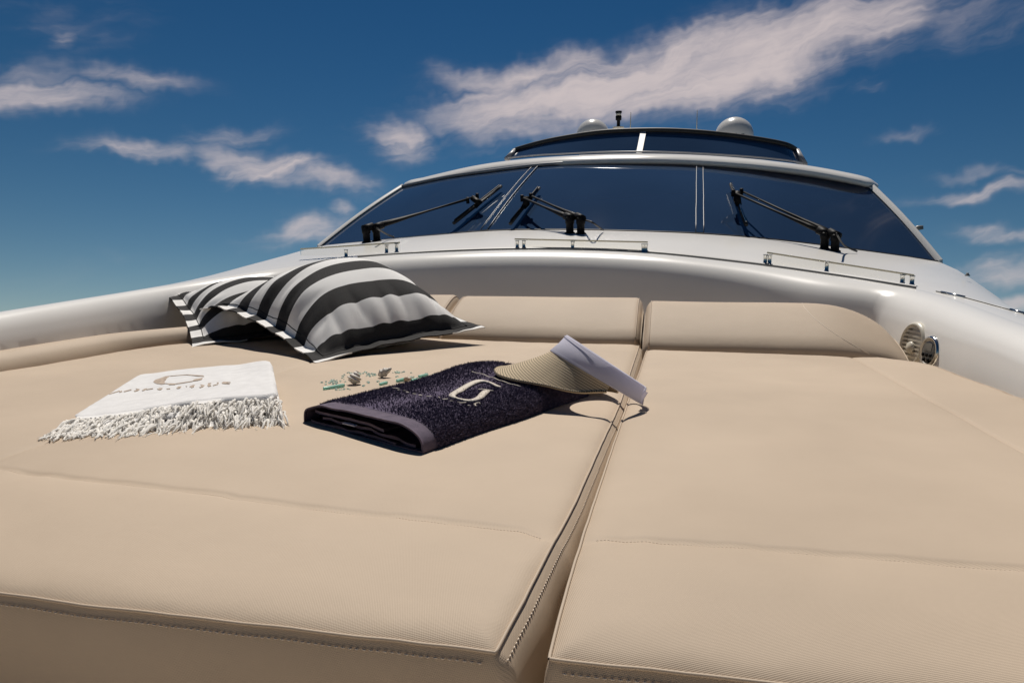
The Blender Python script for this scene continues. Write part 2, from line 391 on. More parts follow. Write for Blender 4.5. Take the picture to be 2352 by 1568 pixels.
# sample both rails with matching parameters: match by nearest angle about the recess centre
oc = crom(outer, 170)
def plan_par(P): return np.unwrap(np.arctan2(P[:, 0] + .45, -(P[:, 1] - 1.2)))
pa = np.unwrap(np.arctan2(-(cr[:, 0] + .45), -(cr[:, 1] - 1.0))); pb = np.unwrap(np.arctan2(-(oc[:, 0] + .45), -(oc[:, 1] - 1.0)))
pa = (pa - pa[0]) / (pa[-1] - pa[0]); pb = (pb - pb[0]) / (pb[-1] - pb[0])
ND = 150; tt = np.linspace(0, 1, ND)
A_ = np.stack([np.interp(tt, pa, cr[:, k]) for k in range(3)], 1); B_ = np.stack([np.interp(tt, pb, oc[:, k]) for k in range(3)], 1)
An = np.stack([np.interp(tt, pa, inw[:, k]) for k in range(2)], 1)
A_[:, :2] -= An * .012
V = []; K = 12
for a, b_ in zip(A_, B_):
    for k in range(K):
        f = k / (K - 1); p = a * (1 - f) + b_ * f; p[2] += .03 * math.sin(math.pi * f) * min(1, np.linalg.norm(b_ - a)) - .004 * (k == 0)
        V.append(p)
deck = mk('foredeck_moulding', V, gridf(ND, K), M['gel'], yacht)
# topsides: sheer rolls over and drops to the water
V = []
ctr = np.array([-.45, 2.4])
for b_ in B_:
    d = b_[:2] - ctr; d /= np.linalg.norm(d); s = 1. if b_[1] < 4.1 else 0.
    q = np.array([b_[0] + np.sign(b_[0] + .45) * .0, b_[1], b_[2]])
    sx = np.sign(b_[0] + .45)
    for dx, dz in ((-.01, -.006), (.02, -.03), (.045, -.09), (.07, -.2), (.12, -.42), (.3, -.55), (.3, -.9), (.15, -2.2), (-.1, -3.6)):
        V.append((b_[0] + sx * dx, b_[1], b_[2] + dz))
iL = next(i for i in range(ND) if B_[i][1] > 4.8); iR = max(i for i in range(ND) if B_[i][1] > 4.8)
runs = [list(range(0, iL + 1)), list(range(iR, ND))]
W9 = 9
for rn in runs:
    if len(rn) < 3: continue
    VV = [V[i * W9 + k] for i in rn for k in range(W9)]
    # carry the side deck and hull aft (port run ends aft, starboard run starts aft)
    e = rn[-1] if rn[0] == 0 else rn[0]
    ext = [tuple(np.array(V[e * W9 + k]) + np.array((0, 6.5, -.35))) for k in range(W9)]
    VV = VV + ext if rn[0] == 0 else ext + VV
    mk('hull_side', VV, gridf(len(VV) // W9, W9), M['gel_matt'], yacht)
# floor of the recess below the pads
V = [(-2.2, -1.2, -.19), (1.3, -1.2, -.19), (1.3, 3.8, -.19), (-2.2, 3.8, -.19)]
mk('recess_floor', V, [(0, 1, 2, 3)], M['deckfloor'], yacht, smooth=False)
V = [(-2.2, -1.2, -3.6), (1.3, -1.2, -3.6), (1.3, -1.2, -.02), (-2.2, -1.2, -.02), (-.45, -4.5, -3.6), (-.45, -5.2, .0), (-2.2, -.6, -.02), (1.3, -.6, -.02)]
mk('bow', V, [(0, 4, 5, 3), (4, 1, 2, 5), (3, 5, 2), (3, 2, 7, 6)], M['gel_matt'], yacht, smooth=False)

# windscreen
NB = 8
cb_ = cromu([tuple(p) for p in bot3], NB); ct_ = cromu([tuple(p) for p in top3], NB)
def glass_pt(i, f): return cb_[i] * (1 - f) + ct_[i] * f + np.array((0, -.012, .012)) * math.sin(math.pi * f)
panes = []
for lab, i0, i1 in (('long slanted windscreen pane on the port side', 0, 3 * NB), ('central windscreen pane', 3 * NB, 7 * NB), ('wide starboard windscreen pane', 7 * NB, 11 * NB)):
    V = [glass_pt(i, f) for i in range(i0, i1 + 1) for f in np.linspace(0, 1, 9)]
    panes.append(mk('windscreen_pane', V, gridf(i1 - i0 + 1, 9, flip=False), M['glass'], yacht, label=lab))
gbvh = bvh_of(*panes); dbvh = bvh_of(deck); cbvh = bvh_of(coaming)
def off(p, k): return Vector(p) + Vector((0, -.45, .89)) * k
# mullions: a dark joint with pale sealant edges
for im, wd in ((3 * NB, .046), (7 * NB, .044)):
    fs = np.linspace(0.01, .99, 12)
    a = cb_[im + 1] - cb_[im - 1]; a /= np.linalg.norm(a)
    V = []
    for f in fs:
        c = np.array(off(glass_pt(im, f), .004))
        V += [c - a * wd / 2, c + a * wd / 2, ]
    mu = mk('mullion', V, gridf(len(fs), 2, flip=True), M['glass'], yacht)
    for s, rr in ((-.5, .0026), (.5, .0026)):
        g = MB()
        g.tube([off(glass_pt(im, f) + a * wd * s * (1 + .06 * nz((f * 9, s, im))), .006) for f in fs], rr, 6)
        g.build('sealant_line', M['pale'], mu)
# frames round the glass
g = MB(); g.tube([off(cb_[i], .002) + Vector((0, -.004, -.004)) for i in range(len(cb_))], .009, 6); g.build('sill_gasket', M['rubber'], yacht)
g = MB(); g.tube([off(ct_[i], .0) + Vector((0, -.012, .006)) for i in range(len(ct_))], .012, 6); g.build('roof_trim', M['pale'], yacht)
for e, sgn in ((0, -1), (len(cb_) - 1, 1)):
    ps = [Vector(glass_pt(e, f)) for f in np.linspace(-.02, 1.0, 10)]
    g = MB(); g.tube([off(p, .004) + Vector((-sgn * .05, 0, 0)) for p in ps], .008, 6); g.build('glazing_bead', M['pale'], yacht)
    # corner pillar: white moulding outside the glass, returning aft as the cabin side
    V = []
    for p in ps:
        for dx, dy, dz in ((-.035, -.005, .012), (.0, -.005, .022), (.03, .01, .024), (.055, .06, .01), (.075, .2, -.02), (.10, 1.2, -.04), (.10, 5.0, -.05)):
            V.append((p.x + sgn * dx * (.4 if sgn < 0 else .62), p.y + dy, p.z + dz))
    mk('cabin_side', V, gridf(len(ps), 7, flip=(sgn < 0)), M['gel'], yacht)
    V2 = [(p[0], p[1], p[2]) for p in V[:7]]; V2 += [(p[0] + sgn * .05, p[1], p[2] - 1.0) for p in V2]
    mk('cabin_skirt', V2, gridf(2, 7, flip=(sgn > 0)), M['gel'], yacht)

# roof brow and roof
BROW = [(928, 417, 5.66), (940, 409, 5.6), (1000, 393, 5.48), (1085, 374, 5.37), (1175, 361, 5.28), (1320, 350, 5.18), (1470, 346, 5.14), (1600, 349, 5.16), (1740, 359, 5.2),
        (1860, 373, 5.26), (1950, 389, 5.3), (1998, 401, 5.36), (2018, 419, 5.5)]
bw = crom([tuple(ony(*p)) for p in BROW], 90)
V = []
rp_ = [(.14, -.07), (.03, -.084), (.005, -.082), (-.01, -.07), (.0, -.052), (.035, -.028), (.085, -.008), (.15, 0)]
ends = np.minimum(np.arange(90), np.arange(90)[::-1]) / 5.
for i, p in enumerate(bw):
    s = min(1, .35 + ends[i] * .65)
    for dy, dz in rp_: V.append((p[0], p[1] + dy * s, p[2] + dz * s))
    # roof runs aft along the line of sight, then levels
    d = (Vector(p) - CAM).normalized()
    for yy, dr in ((6.2, -.008), (7.6, -.12), (11., -.35)):
        q = CAM + d * (yy / d.y); V.append((p[0] + (q.x - p[0]) * .25, yy, min(q.z, p[2] + (yy - p[1]) * .12) + dr))
roof = mk('roof_brow', V, gridf(90, 11), M['gel'], yacht)
# underside closing strip between glass top and brow
# flybridge screen
FB = [(1168, 366, 7.1), (1230, 360, 6.8), (1290, 357, 6.6), (1380, 353, 6.4), (1468, 352, 6.3), (1560, 354, 6.32), (1655, 359, 6.4), (1740, 365, 6.55), (1815, 373, 6.75), (1843, 379, 6.95)]
FT = [(1186, 345, 7.2), (1240, 330, 6.98), (1300, 318, 6.8), (1385, 306, 6.62), (1478, 302, 6.55), (1565, 303.5, 6.57), (1655, 311, 6.65), (1740, 322, 6.77), (1803, 334, 6.9), (1826, 345, 7.05)]
fb = cromu([tuple(ony(*p)) for p in FB], 6); ft = cromu([tuple(ony(*p)) for p in FT], 6)
for i0, i1 in ((0, 24), (24, 54)):
    V = [fb[i] * (1 - f) + ft[i] * f for i in range(i0, i1 + 1) for f in np.linspace(0, 1, 4)]
    mk('flybridge_screen_pane', V, gridf(i1 - i0 + 1, 4, flip=False), M['glass'], yacht)
g = MB(); g.tube([Vector(p) + Vector((0, 0, .012)) for p in ft], .022, 8); g.build('screen_rail', M['rubber'], yacht)
g = MB(); g.tube([Vector(p) + Vector((0, -.02, .012)) for p in fb], .007, 6); g.build('screen_foot_trim', M['pale'], yacht)
V = []
for f in np.linspace(0, .97, 6):
    c = fb[24] * (1 - f) + ft[24] * f + np.array((0, -.012, .004)); V += [c - np.array((.024, 0, 0)), c + np.array((.024, 0, 0))]
mk('screen_mullion', V, gridf(6, 2, flip=True), M['pale'], yacht)
for e in (0, 54):
    g = MB(); s = -1 if e == 0 else 1
    g.tube([Vector(fb[e]) + Vector((s * .02, 0, 0)), Vector(ft[e]) + Vector((s * .01, 0, 0))], .028, 6); g.build('screen_end_post', M['pale'], yacht)
# flybridge moulding behind the screen, and the mast arch that carries the domes
zl = ony(1480, 330, 8.8).z
g = MB()
xs0, xs1 = ony(1335, 340, 9.2).x, ony(1725, 340, 9.2).x
az_ = ony(1500, 345, 9.2).z
g.box(((xs0 + xs1) / 2, 9.3, az_ - .05), ((xs1 - xs0) / 2, 0, 0), (0, .3, 0), (0, 0, .05))
for x in (xs0 + .1, xs1 - .1): g.box((x, 9.3, (az_ + 1.) / 2), (.06, 0, 0), (0, .25, 0), (0, 0, (az_ - 1.1) / 2))
g.build('mast_arch', M['gel'], yacht)
for px, top, rr, yy in ((1362, 273, 37, 9.2), (1687.5, 268.5, 40.5, 9.1)):
    tp = ony(px, top, yy); r = rr / F * (tp - CAM).length * .985
    hh = tp.z - az_
    g = MB()
    pr = [(r * .82, 0), (r * .86, .02), (r * .97, .10 * hh), (r, .3 * hh)] if hh > r else [(r * .9, 0)]
    zc = hh - r
    pr = [(r * .86, 0), (r * .93, max(.02, zc * .3)), (r * .99, max(.04, zc * .75))] + [(r * math.cos(a), zc + r * math.sin(a)) for a in np.linspace(.03, math.pi / 2 - .001, 16)]
    g.lathe((tp.x, yy, az_), (0, 0, 1), pr, 36); dm_ = g.build('satellite_dome', M['dome'], yacht)
    if px > 1500:    # small dark maker's mark low on the front of the dome
        g = MB()
        for k, (dx, w_, h_) in enumerate(((-.07, .012, .012), (-.035, .016, .02), (.0, .014, .026), (.035, .012, .018), (.075, .02, .022))):
            a = dx / r; zz = zc + .25 * r * .2
            g.box((tp.x + math.sin(a) * r * 1.003, yy - math.cos(a) * r * 1.003, az_ + max(.06, zc * .8)), (w_, 0, 0), (0, .002, 0), (0, 0, h_))
        g.build('dome_mark', M['grey_face'], dm_)
# mast light, antennas
tp, bs = ony(1420, 255, 8.9), ony(1420, 318, 8.9)
g = MB(); H = tp.z - bs.z; g.lathe(bs, (0, 0, 1), [(.02, 0), (.02, H * .66), (.034, H * .68), (.036, H * .82), (.03, H * .83), (.03, H * .93), (.038, H * .94), (.038, H)], 14); ml = g.build('mast_light', M['black'], yacht)
g = MB(); g.lathe(bs + Vector((0, 0, H * .84)), (0, 0, 1), [(.031, 0), (.031, H * .08)], 14); g.build('lens', M['cream'], ml)
g = MB(); g.lathe(bs + Vector((0, 0, H * .37)), (0, 0, 1), [(.02, 0), (.065, .004), (.065, .016), (.02, .02)], 18); g.build('collar', M['cream'], ml)
for px, py, pb_ in ((1449, 257, 318), (1601.5, 252, 320)):
    t_, b0 = ony(px, py, 8.9), ony(px - 2, pb_, 8.9)
    g = MB(); g.tube([b0, b0 + (t_ - b0) * .5, t_], [.008, .006, .004], 6); g.build('whip_antenna', M['cream'], yacht)
# grab fitting on the starboard pillar
p = ony(2096, 527, 5.25)
g = MB(); g.tube([p, p + Vector((.03, 0, .012)), p + Vector((.06, -.01, .015))], [.01, .016, .012], 8); g.build('pillar_fitting', M['grey_face'], yacht)

# grab track along the coaming crest
tr = [ony(*p) for p in ((822, 590, 3.44), (1050, 576, 3.57), (1250, 572, 3.62), (1475, 579, 3.6), (1700, 602, 3.52), (1900, 629, 3.38), (2104, 661, 3.14))]
tp_ = crom([tuple(p) for p in tr], 60)
V = []
for p in tp_:
    for dy, dz in ((-.004, -.012), (-.004, .007), (.002, .011), (.012, .011), (.014, .0), (.014, -.012)): V.append((p[0], p[1] + dy, p[2] + dz))
mk('crest_track', V, gridf(60, 6, cv=True, flip=False) + [tuple(range(6)), tuple(59 * 6 + k for k in reversed(range(6)))], M['alu'], yacht, angle=35)
g = MB(); g.tube([Vector(p) + Vector((0, -.012, -.011)) for p in tp_], .004, 6); g.build('track_gasket', M['rubber'], yacht)

# clear acrylic deflectors on steel posts
def on_deck(px, py):
    h, n = hit(dbvh, px, py); return h if h is not None else ony(px, py, 3.8)
for posts, bar in (([(795, 590, 571), (888, 582, 560), (911, 579, 557)], (690, 571, 918, 556)),
                   ([(1188, 571, 550), (1203, 571, 550), (1315, 573, 552), (1477, 581, 558), (1483, 581, 558)], (1182, 548, 1488, 555)),
                   ([(1757, 607, 583), (1767, 608, 584), (1898, 624, 599), (2072, 651, 630), (2094, 654, 633)], (1762, 579, 2100, 631))):
    tops = []
    for px, pb_, pt in posts:
        b0 = on_deck(px, pb_); hgt = (pb_ - pt) / F * (b0 - CAM).length
        g = MB(); g.lathe(b0 - Vector((0, 0, .004)), (.02, 0, 1), [(.011, 0), (.011, .008), (.0085, .01), (.0085, hgt - .006), (.0105, hgt - .004), (.0105, hgt)], 12)
        g.build('steel_post', M['chrome'], yacht); tops.append((b0, hgt))
    y0 = tops[0][0].y; y1 = tops[-1][0].y
    xa, ya, xb, yb = bar
    pa_, pb2 = ony(xa, ya, y0 - .002), ony(xb, yb, y1 - .002)
    ps = []
    for f in np.linspace(0, 1, 9):
        px = xa + (xb - xa) * f; bb = np.interp(px, [q[0] for q in posts], [q[1] for q in posts]); tt_ = ya + (yb - ya) * f
        yy = np.interp(px, [q[0] for q in posts], [t[0].y for t in tops])
        ps.append((ony(px, tt_, yy + .012), on_deck(px, bb - 1)))
    V = []
    for tp2, bp2 in ps:
        bt = Vector((tp2.x, tp2.y, max(bp2.z + .006, tp2.z - .075)))
        V += [bt, bt + Vector((0, .006, 0)), tp2 + Vector((0, .006, 0)), tp2]
    pl = mk('acrylic_plate', V, gridf(9, 4, cv=True, flip=True) + [(0, 1, 2, 3), (35, 34, 33, 32)], M['acrylic'], yacht, smooth=False)
    V = []
    for tp2, bp2 in ps:
        for dy, dz in ((-.001, -.004), (.007, -.004), (.007, .003), (-.001, .003)): V.append(tp2 + Vector((0, dy, dz)))
    mk('yellowed_edge', V, gridf(9, 4, cv=True, flip=True) + [(0, 1, 2, 3), (35, 34, 33, 32)], M['acryl_edge'], pl, smooth=False)

# pantograph wipers
WIP = [dict(base=((843, 556), (866, 553)), pin=((1074, 458), (1096, 449)), blade=((1151, 427), (1042, 512)), car=(1103, 466), cable=((866, 550), (890, 552), (905, 549))),
       dict(base=((1309, 535), (1334, 536)), pin=((1199, 453), (1219, 449)), blade=((1238, 431), (1172, 513)), car=(1209, 467), cable=((1338, 530), (1360, 526), (1385, 533))),
       dict(base=((1893, 571), (1917, 576)), pin=((1684, 441), (1703, 438)), blade=((1679, 422), (1714, 516)), car=(1693, 458), cable=((1920, 566), (1940, 580), (1968, 582)))]
for wd in WIP:
    wp = MB(); hub = []
    for px, py in wd['base']:
        b0 = on_deck(px, py); wp.lathe(b0 - Vector((0, 0, .01)), (0, -.12, 1), [(.030, 0), (.030, .012), (.021, .018), (.021, .06), (.025, .064), (.025, .09), (.018, .098)], 14)
        hub.append(b0 + Vector((0, -.008, .082)))
    w0 = wp.build('wiper', M['black'], yacht)
    pins = [hit(gbvh, px, py, .26)[0] for px, py in wd['pin']]
    for h_, p_ in zip(hub, pins):
        g = MB(); d = p_ - h_
        g.tube([h_, h_ + d * .16, h_ + d * .3, h_ + d * .5, p_], [.020, .019, .013, .0085, .0078], 6, flat=.75); g.build('wiper_arm', M['black'], w0)
    for h_, p_ in zip(hub, pins):      # knuckle where the arm hinges on its hub, and the pin at its end
        g = MB(); g.tube([h_ - (p_ - h_).normalized() * .022, h_ + (p_ - h_).normalized() * .045], .022, 8); g.build('knuckle', M['black'], w0)
        g = MB(); g.tube([p_ + Vector((0, .008, -.022)), p_ + Vector((0, -.004, .014))], .011, 8); g.build('arm_pin', M['black'], w0)
    bl0, bl1 = [hit(gbvh, px, py, .10)[0] for px, py in wd['blade']]
    c0 = hit(gbvh, *wd['car'], .16)[0]
    mid = (pins[0] + pins[1]) / 2
    g = MB(); g.tube([mid, c0, bl0 * .45 + bl1 * .55], [.019, .024, .018], 6); g.build('blade_carrier', M['black'], w0)
    g = MB(); g.tube([bl0, bl1], .0125, 6, flat=.8); b_o = g.build('blade', M['rubber'], w0)
    dn = (bl1 - bl0).normalized()
    g = MB(); g.tube([bl0 + Vector((0, -.012, .012)) + dn * .015, bl1 + Vector((0, -.012, .012)) - dn * .015], .005, 5); g.build('blade_spine', M['chrome'] if wd is WIP[2] else M['black'], b_o)
    cps = [on_deck(px, py) + Vector((0, 0, .035 if k == 1 else .012)) for k, (px, py) in enumerate(wd['cable'])]; cps[0].z += .05
    g = MB(); g.tube(crom([tuple(p) for p in cps], 12), .005, 6); g.build('washer_hose', M['rubber'], w0)

# speaker and stereo remote on the starboard inner wall
def frame(ax, up=Vector((0, 0, 1))):
    a = Vector(ax).normalized(); u = (up - a * up.dot(a)).normalized(); return a, u, u.cross(a)
c0 = hit(cbvh, 2100, 790)[0] or onx(2100, 790, .86)
a, u, s_ = frame((-.965, -.20, .12)); c0 = c0 - a * .008
g = MB(); Rr = .079
g.lathe(c0, a, [(Rr, -.02), (Rr, .006), (Rr * .985, .014), (Rr * .93, .021), (Rr * .86, .023), (Rr * .80, .019), (Rr * .79, -.005)], 40); spk = g.build('loudspeaker', M['cream'], yacht)
g = MB(); g.lathe(c0 - a * .006, a, [(Rr * .82, 0), (Rr * .82, .002)], 32); g.build('grille_recess', M['dark'], spk)
for k in range(9):
    z_ = (k - 4) * .0145; hw = math.sqrt(max(0, (Rr * .8)**2 - z_**2))
    g = MB(); g.box(c0 + a * .015 + u * z_, s_ * hw, u * .0036, a * .0035); g.build('grille_slat', M['cream'], spk, smooth=False)
g = MB(); g.lathe(c0 + a * .016 - u * .012, a, [(.021, 0), (.021, .006), (.018, .010), (.001, .011)], 18); g.build('grille_badge', M['cream'], spk)
c1 = hit(cbvh, 2140, 807)[0] or onx(2140, 807, .86)
a, u, s_ = frame((-.965, -.22, .14)); c1 = c1 - a * .0; rr = .052
g = MB(); g.lathe(c1, a, [(rr * 1.02, -.02), (rr * 1.02, .002), (rr, .009), (rr * .93, .014), (rr * .84, .016), (rr * .8, .013)], 36); rem = g.build('stereo_remote', M['chrome'], yacht)
g = MB(); g.lathe(c1 + a * .009, a, [(rr * .82, 0), (rr * .82, .003), (rr * .5, .005), (.001, .0055)], 32); g.build('face', M['grey_face'], rem)
g = MB(); g.box(c1 + a * .0145 + u * .014, s_ * .02, u * .012, a * .001); g.build('display', M['lcd'], rem, smooth=False)
for x_, z_ in ((-.02, -.012), (0, -.012), (.02, -.012), (-.012, -.028), (.012, -.028)):
    g = MB(); g.lathe(c1 + a * .013 + u * z_ + s_ * x_, a, [(.0065, 0), (.0065, .004), (.004, .005), (.0005, .005)], 12); g.build('button', M['black'], rem)
# hatch line, hinges and studs on the starboard deck
hp = [on_deck(px, py) + Vector((0, 0, .002)) for px, py in ((2150, 669), (2180, 676), (2215, 683), (2260, 695), (2300, 706), (2352, 721))]
g = MB(); g.tube(hp, .0025, 5); hl = g.build('hatch_joint', M['grey_face'], yacht)
for i, j in ((0, 2), (4, 5)):
    g = MB(); g.tube([hp[i] * .6 + hp[i + 1] * .4, hp[j]], .006, 6); g.build('hatch_hinge', M['chrome'], hl)
for px, py in ((2257, 717), (2222, 632)):
    p = on_deck(px, py); g = MB(); g.lathe(p - Vector((0, 0, .002)), (0, 0, 1), [(.011, 0), (.011, .004), (.006, .008), (.006, .014), (.001, .015)], 12); g.build('deck_stud', M['grey_face'], yacht)

# ------------------------------------------------------------------ sun pads
def spaced(brks, ns):
    out = []
    for (a, b_), n in zip(zip(brks[:-1], brks[1:]), ns):
        t = np.linspace(0, 1, n + 1); t = .5 - .5 * np.cos(np.pi * t); t = .65 * t + .35 * np.linspace(0, 1, n + 1)
        out += list(a + (b_ - a) * t[:-1])
    return np.array(out + [brks[-1]])
def pad(name, label, loc, XL, XS, XR, side, yf, ycf, yb, seed):
    """XL/XR(y): outer edges, XS: long seam, ycf(x): cross seam, yb(x): back edge.  side=+1 gap edge is XR"""
    rt = root(name, loc, label, 'sun pad', 'beige sun pads on the foredeck')
    us = spaced([0, .5, 1], [46, 60]); vsn = spaced([0, .3, 1], [44, 90])
    P = np.zeros((len(us), len(vsn), 3)); 
    for i, u_ in enumerate(us):
        for j, v_ in enumerate(vsn):
            x_est = XL(1.4) + (XR(1.4) - XL(1.4)) * u_
            yc = ycf(x_est); y = yf(x_est) + (yc - yf(x_est)) * v_ / .3 if v_ <= .3 else yc + (yb(x_est) - yc) * (v_ - .3) / .7
            xl, xr = XL(y), XR(y); xs = XS
            x = xl + (xs - xl) * u_ / .5 if u_ <= .5 else xs + (xr - xs) * (u_ - .5) / .5
            ds = abs(x - xs) if v_ > .3 else 9; dc = abs(y - yc); de = min(x - xl, xr - x, y - yf(x_est), yb(x_est) - y)
            dx_ = min(x - xl, xr - x); kx = 1 - math.exp(-max(dx_, 0) / .035)
            z = .004 - (.0035 * math.exp(-(dc / .004)**2) + .0060 * math.exp(-dc / .05)) * kx - .0028 * math.exp(-(ds / .004)**2) - .004 * math.exp(-ds / .04)
            z -= .0035 * math.exp(-max(de, 0) / .05) + .0070 * math.exp(-max(de, 0) / .012)
            if v_ < .3: z -= .024 * (1 - v_ / .3)**1.6
            z += .005 * nz((x * 2.2, y * 2.2, seed)) + .0017 * nz((x * 8, y * 5, seed + 3))
            z += .0034 * math.exp(-dc / .035) * nz((x * 30, y * 6, seed)) + .0016 * math.exp(-max(de, 0) / .05) * nz((x * 22, y * 22, seed + 9))
            P[i, j] = (x, y, z)
    n, m_ = len(us), len(vsn)
    W = P.copy(); W[:, :, 2] = 0
    set_weave(mk('top_panel', P.reshape(-1, 3), gridf(n, m_), M['fabric'], rt), W)
    loop = [P[i, 0] for i in range(n)] + [P[n - 1, j] for j in range(1, m_)] + [P[i, m_ - 1] for i in range(n - 2, -1, -1)] + [P[0, j] for j in range(m_ - 2, 0, -1)]
    loop = np.array(loop); nl = len(loop)
    d = np.roll(loop, -1, 0) - np.roll(loop, 1, 0); nrm = np.stack([d[:, 1], -d[:, 0]], 1); nrm /= np.maximum(np.linalg.norm(nrm, axis=1), 1e-6)[:, None]
    for _ in range(3): nrm = (np.roll(nrm, 1, 0) + nrm * 2 + np.roll(nrm, -1, 0)) / 4
    sk = [(0, 0), (.004, -.003), (.010, -.009), (.016, -.018), (.020, -.034), (.0245, -.06), (.023, -.09), (.012, -.135), (-.01, -.185)]
    V = []
    for k in range(nl):
        for dd, dz in sk:
            wv = .0025 * nz((loop[k][0] * 12, loop[k][1] * 12, dz * 9 + seed)) if dz < -.02 else 0
            fs_ = (.35 + .65 * nrm[k][0]**2) if side > 0 or nrm[k][0] > 0 else .35
            V.append((loop[k][0] + nrm[k][0] * (dd * fs_ + wv), loop[k][1] + nrm[k][1] * (dd * fs_ + wv), loop[k][2] + dz))
    arc = np.r_[0, np.cumsum(np.linalg.norm(np.diff(loop, axis=0), axis=1))]
    set_weave(mk('side_band', V, gridf(nl, len(sk), cu=True), M['fabric'], rt), [(arc[k], dz * 1.05, 0) for k in range(nl) for _, dz in sk])
    g = MB(); pts = [Vector((p[0] + q[0] * .001, p[1] + q[1] * .001, p[2] + .001)) for p, q in zip(loop, nrm)]
    g.tube(pts + pts[:1], .0017, 8, caps=False); g.build('piping', M['piping'], rt)
    # stitching just below the piping on the front and gap sides, and along the cross seam
    g = MB()
    def stitches(path, pitch, r, lift):
        path = [Vector(p) for p in path]; acc = 0.
        seg = [(b_ - a).length for a, b_ in zip(path[:-1], path[1:])]; tl = np.r_[0, np.cumsum(seg)]
        for s0 in np.arange(pitch, tl[-1] - pitch, pitch):
            q = []
            for s1 in (s0, s0 + pitch * .62):
                i = min(np.searchsorted(tl, s1) - 1, len(seg) - 1); f = (s1 - tl[i]) / seg[i]; q.append(path[i].lerp(path[i + 1], f))
            a, b_ = q; mdl = (a + b_) / 2 + Vector(lift) * .0006
            g.tube([a, mdl, b_], [r * .6, r, r * .6], 4)
    def sub(i0, i1, dd, dz): return [Vector((loop[k][0] + nrm[k][0] * dd, loop[k][1] + nrm[k][1] * dd, loop[k][2] + dz)) for k in range(i0, i1)]
    stitches(sub(1, n - 1, .0050, -.0085), .0068, .0011, (0, -1, .3))
    gi = (n, n + m_ - 1) if side > 0 else None
    if side > 0: stitches(sub(n, n + m_ - 2, .0100, -.0086), .0057, .0009, (1, 0, .3))
    else: stitches(sub(nl - m_ + 3, nl, .001, -.001), .0052, .0008, (-1, 0, 1))
    jc = int(np.argmin(abs(vsn - .3)))
    stitches([Vector(P[i, jc]) + Vector((0, -.003, .0022)) for i in range(2, n - 2)], .0042, .0005, (0, 0, 1))
    g.build('stitching', M['thread'], rt, kind='stuff')
    return rt
sm = lambda a, b_, t: (lambda f: f * f * (3 - 2 * f))(min(max((t - a) / (b_ - a), 0), 1))
padL = pad('sun_pad', 'wide beige sun pad carrying the folded towels, on the port side of the gap', (-.9, 1.6, -.19),
           lambda y: -1.80 + .42 * sm(2.1, 2.95, y), -1.03, lambda y: float(np.interp(y, (.6, .68, .81, .95, 1.29, 1.65, 2.6), (-.142, -.131, -.120, -.113, -.104, -.096, -.094))), 1,
           lambda x: .603 + .012 * sm(-.4, -.8, x), lambda x: float(np.interp(-x, (.115, .14, .2, .39, .66, 1., 1.9), (.808, .826, .833, .842, .875, .925, 1.06))), lambda x: 2.68 + .05 * sm(-.4, -.8, x), 1.)
padR = pad('sun_pad', 'bare beige sun pad beside the loudspeaker, on the starboard side of the gap', (.35, 1.6, -.19),
           lambda y: float(np.interp(y, (.6, .8, 1.06, 1.6, 2.6), (-.092, -.088, -.085, -.078, -.060))), .58, lambda y: .80 - .035 * sm(1.9, 2.6, y) - .25 * sm(2.35, 2.75, y), -1,
           lambda x: .603, lambda x: .823 - .018 * math.exp(-(x + .089) / .03), lambda x: 2.53, 5.)

# back bolsters
def bolster(name, label, X0, X1, Y0, seed, ztop, seams=(), rr=.03, rr0=None):
    rt = root(name, ((X0 + X1) / 2, Y0 + .15, -.02), label, 'backrest cushion', 'beige backrest cushions along the coaming')
    pr = [(-.004, -.02), (-.004, .004), (.012, .026), (.05, .052), (.11, .082), (.17, .107), (.23, .127), (.285, .14), (.325, .142), (.36, .128), (.378, .08), (.378, -.03), (.2, -.12), (.06, -.12), (.0, -.06)]
    us = spaced([0, .5, 1], [30, 30]); V = []
    L_ = X1 - X0
    for u_ in us:
        x = X0 + L_ * u_; dl = x - X0; dr = X1 - x; r0 = rr0 or .03
        e = 1.
        if dl < r0: e = math.sqrt(max(0, 1 - (1 - dl / r0)**2))
        if dr < rr: e = min(e, math.sqrt(max(0, 1 - (1 - dr / rr)**2)))
        e = (.72 + .28 * e) if dr >= rr or rr < .2 else (.12 + .88 * e)
        for dy, dz in pr:
            gr = 0.
            cy, cz = .19, -.10
            V.append((x, Y0 + cy + (dy - cy) * (e * .5 + .5) + gr * .8, ((cz + (dz * ztop / .142 - cz) * (e**.8)) if dz > -.1 else dz) - gr + .003 * nz((x * 4, dz * 8, seed))))
    n, m_ = len(us), len(pr)
    set_weave(mk('cover', V, gridf(n, m_, cv=True, flip=True) + [tuple(range(m_)), tuple((n - 1) * m_ + k for k in reversed(range(m_)))], M['fabric'], rt), [(v[0], k * .035, 0) for _ in range(n) for k, v in enumerate(V[_ * m_:(_ + 1) * m_])])
    for sx in seams:
        nb_ = BVHTree.FromPolygons([Vector(v) for v in V], gridf(n, m_, cv=True, flip=True)); ps_ = []
        for f in np.linspace(0, 1, 16):
            q = nb_.ray_cast(CAM, (Vector((sx + .16 * f**1.6, Y0 + .30 * (1 - f), .142 * (1 - f) + .004)) - CAM).normalized(), 9)[0]
            if q is not None: ps_.append(q)
        if len(ps_) > 3: g = MB(); g.tube(ps_, .0013, 5); g.build('seam', M['thread'], rt)
    for i_, s in ((3, -1), (n - 4, 1)):
        g = MB(); g.tube([Vector(V[i_ * m_ + k]) + Vector((0, -.001, .001)) for k in range(1, 10)], .0022, 6); g.build('piping', M['piping'], rt)
    return rt
bolster('backrest_cushion', 'beige backrest cushion behind the striped pillows', -1.50, -.862, 2.72, 3., .148)
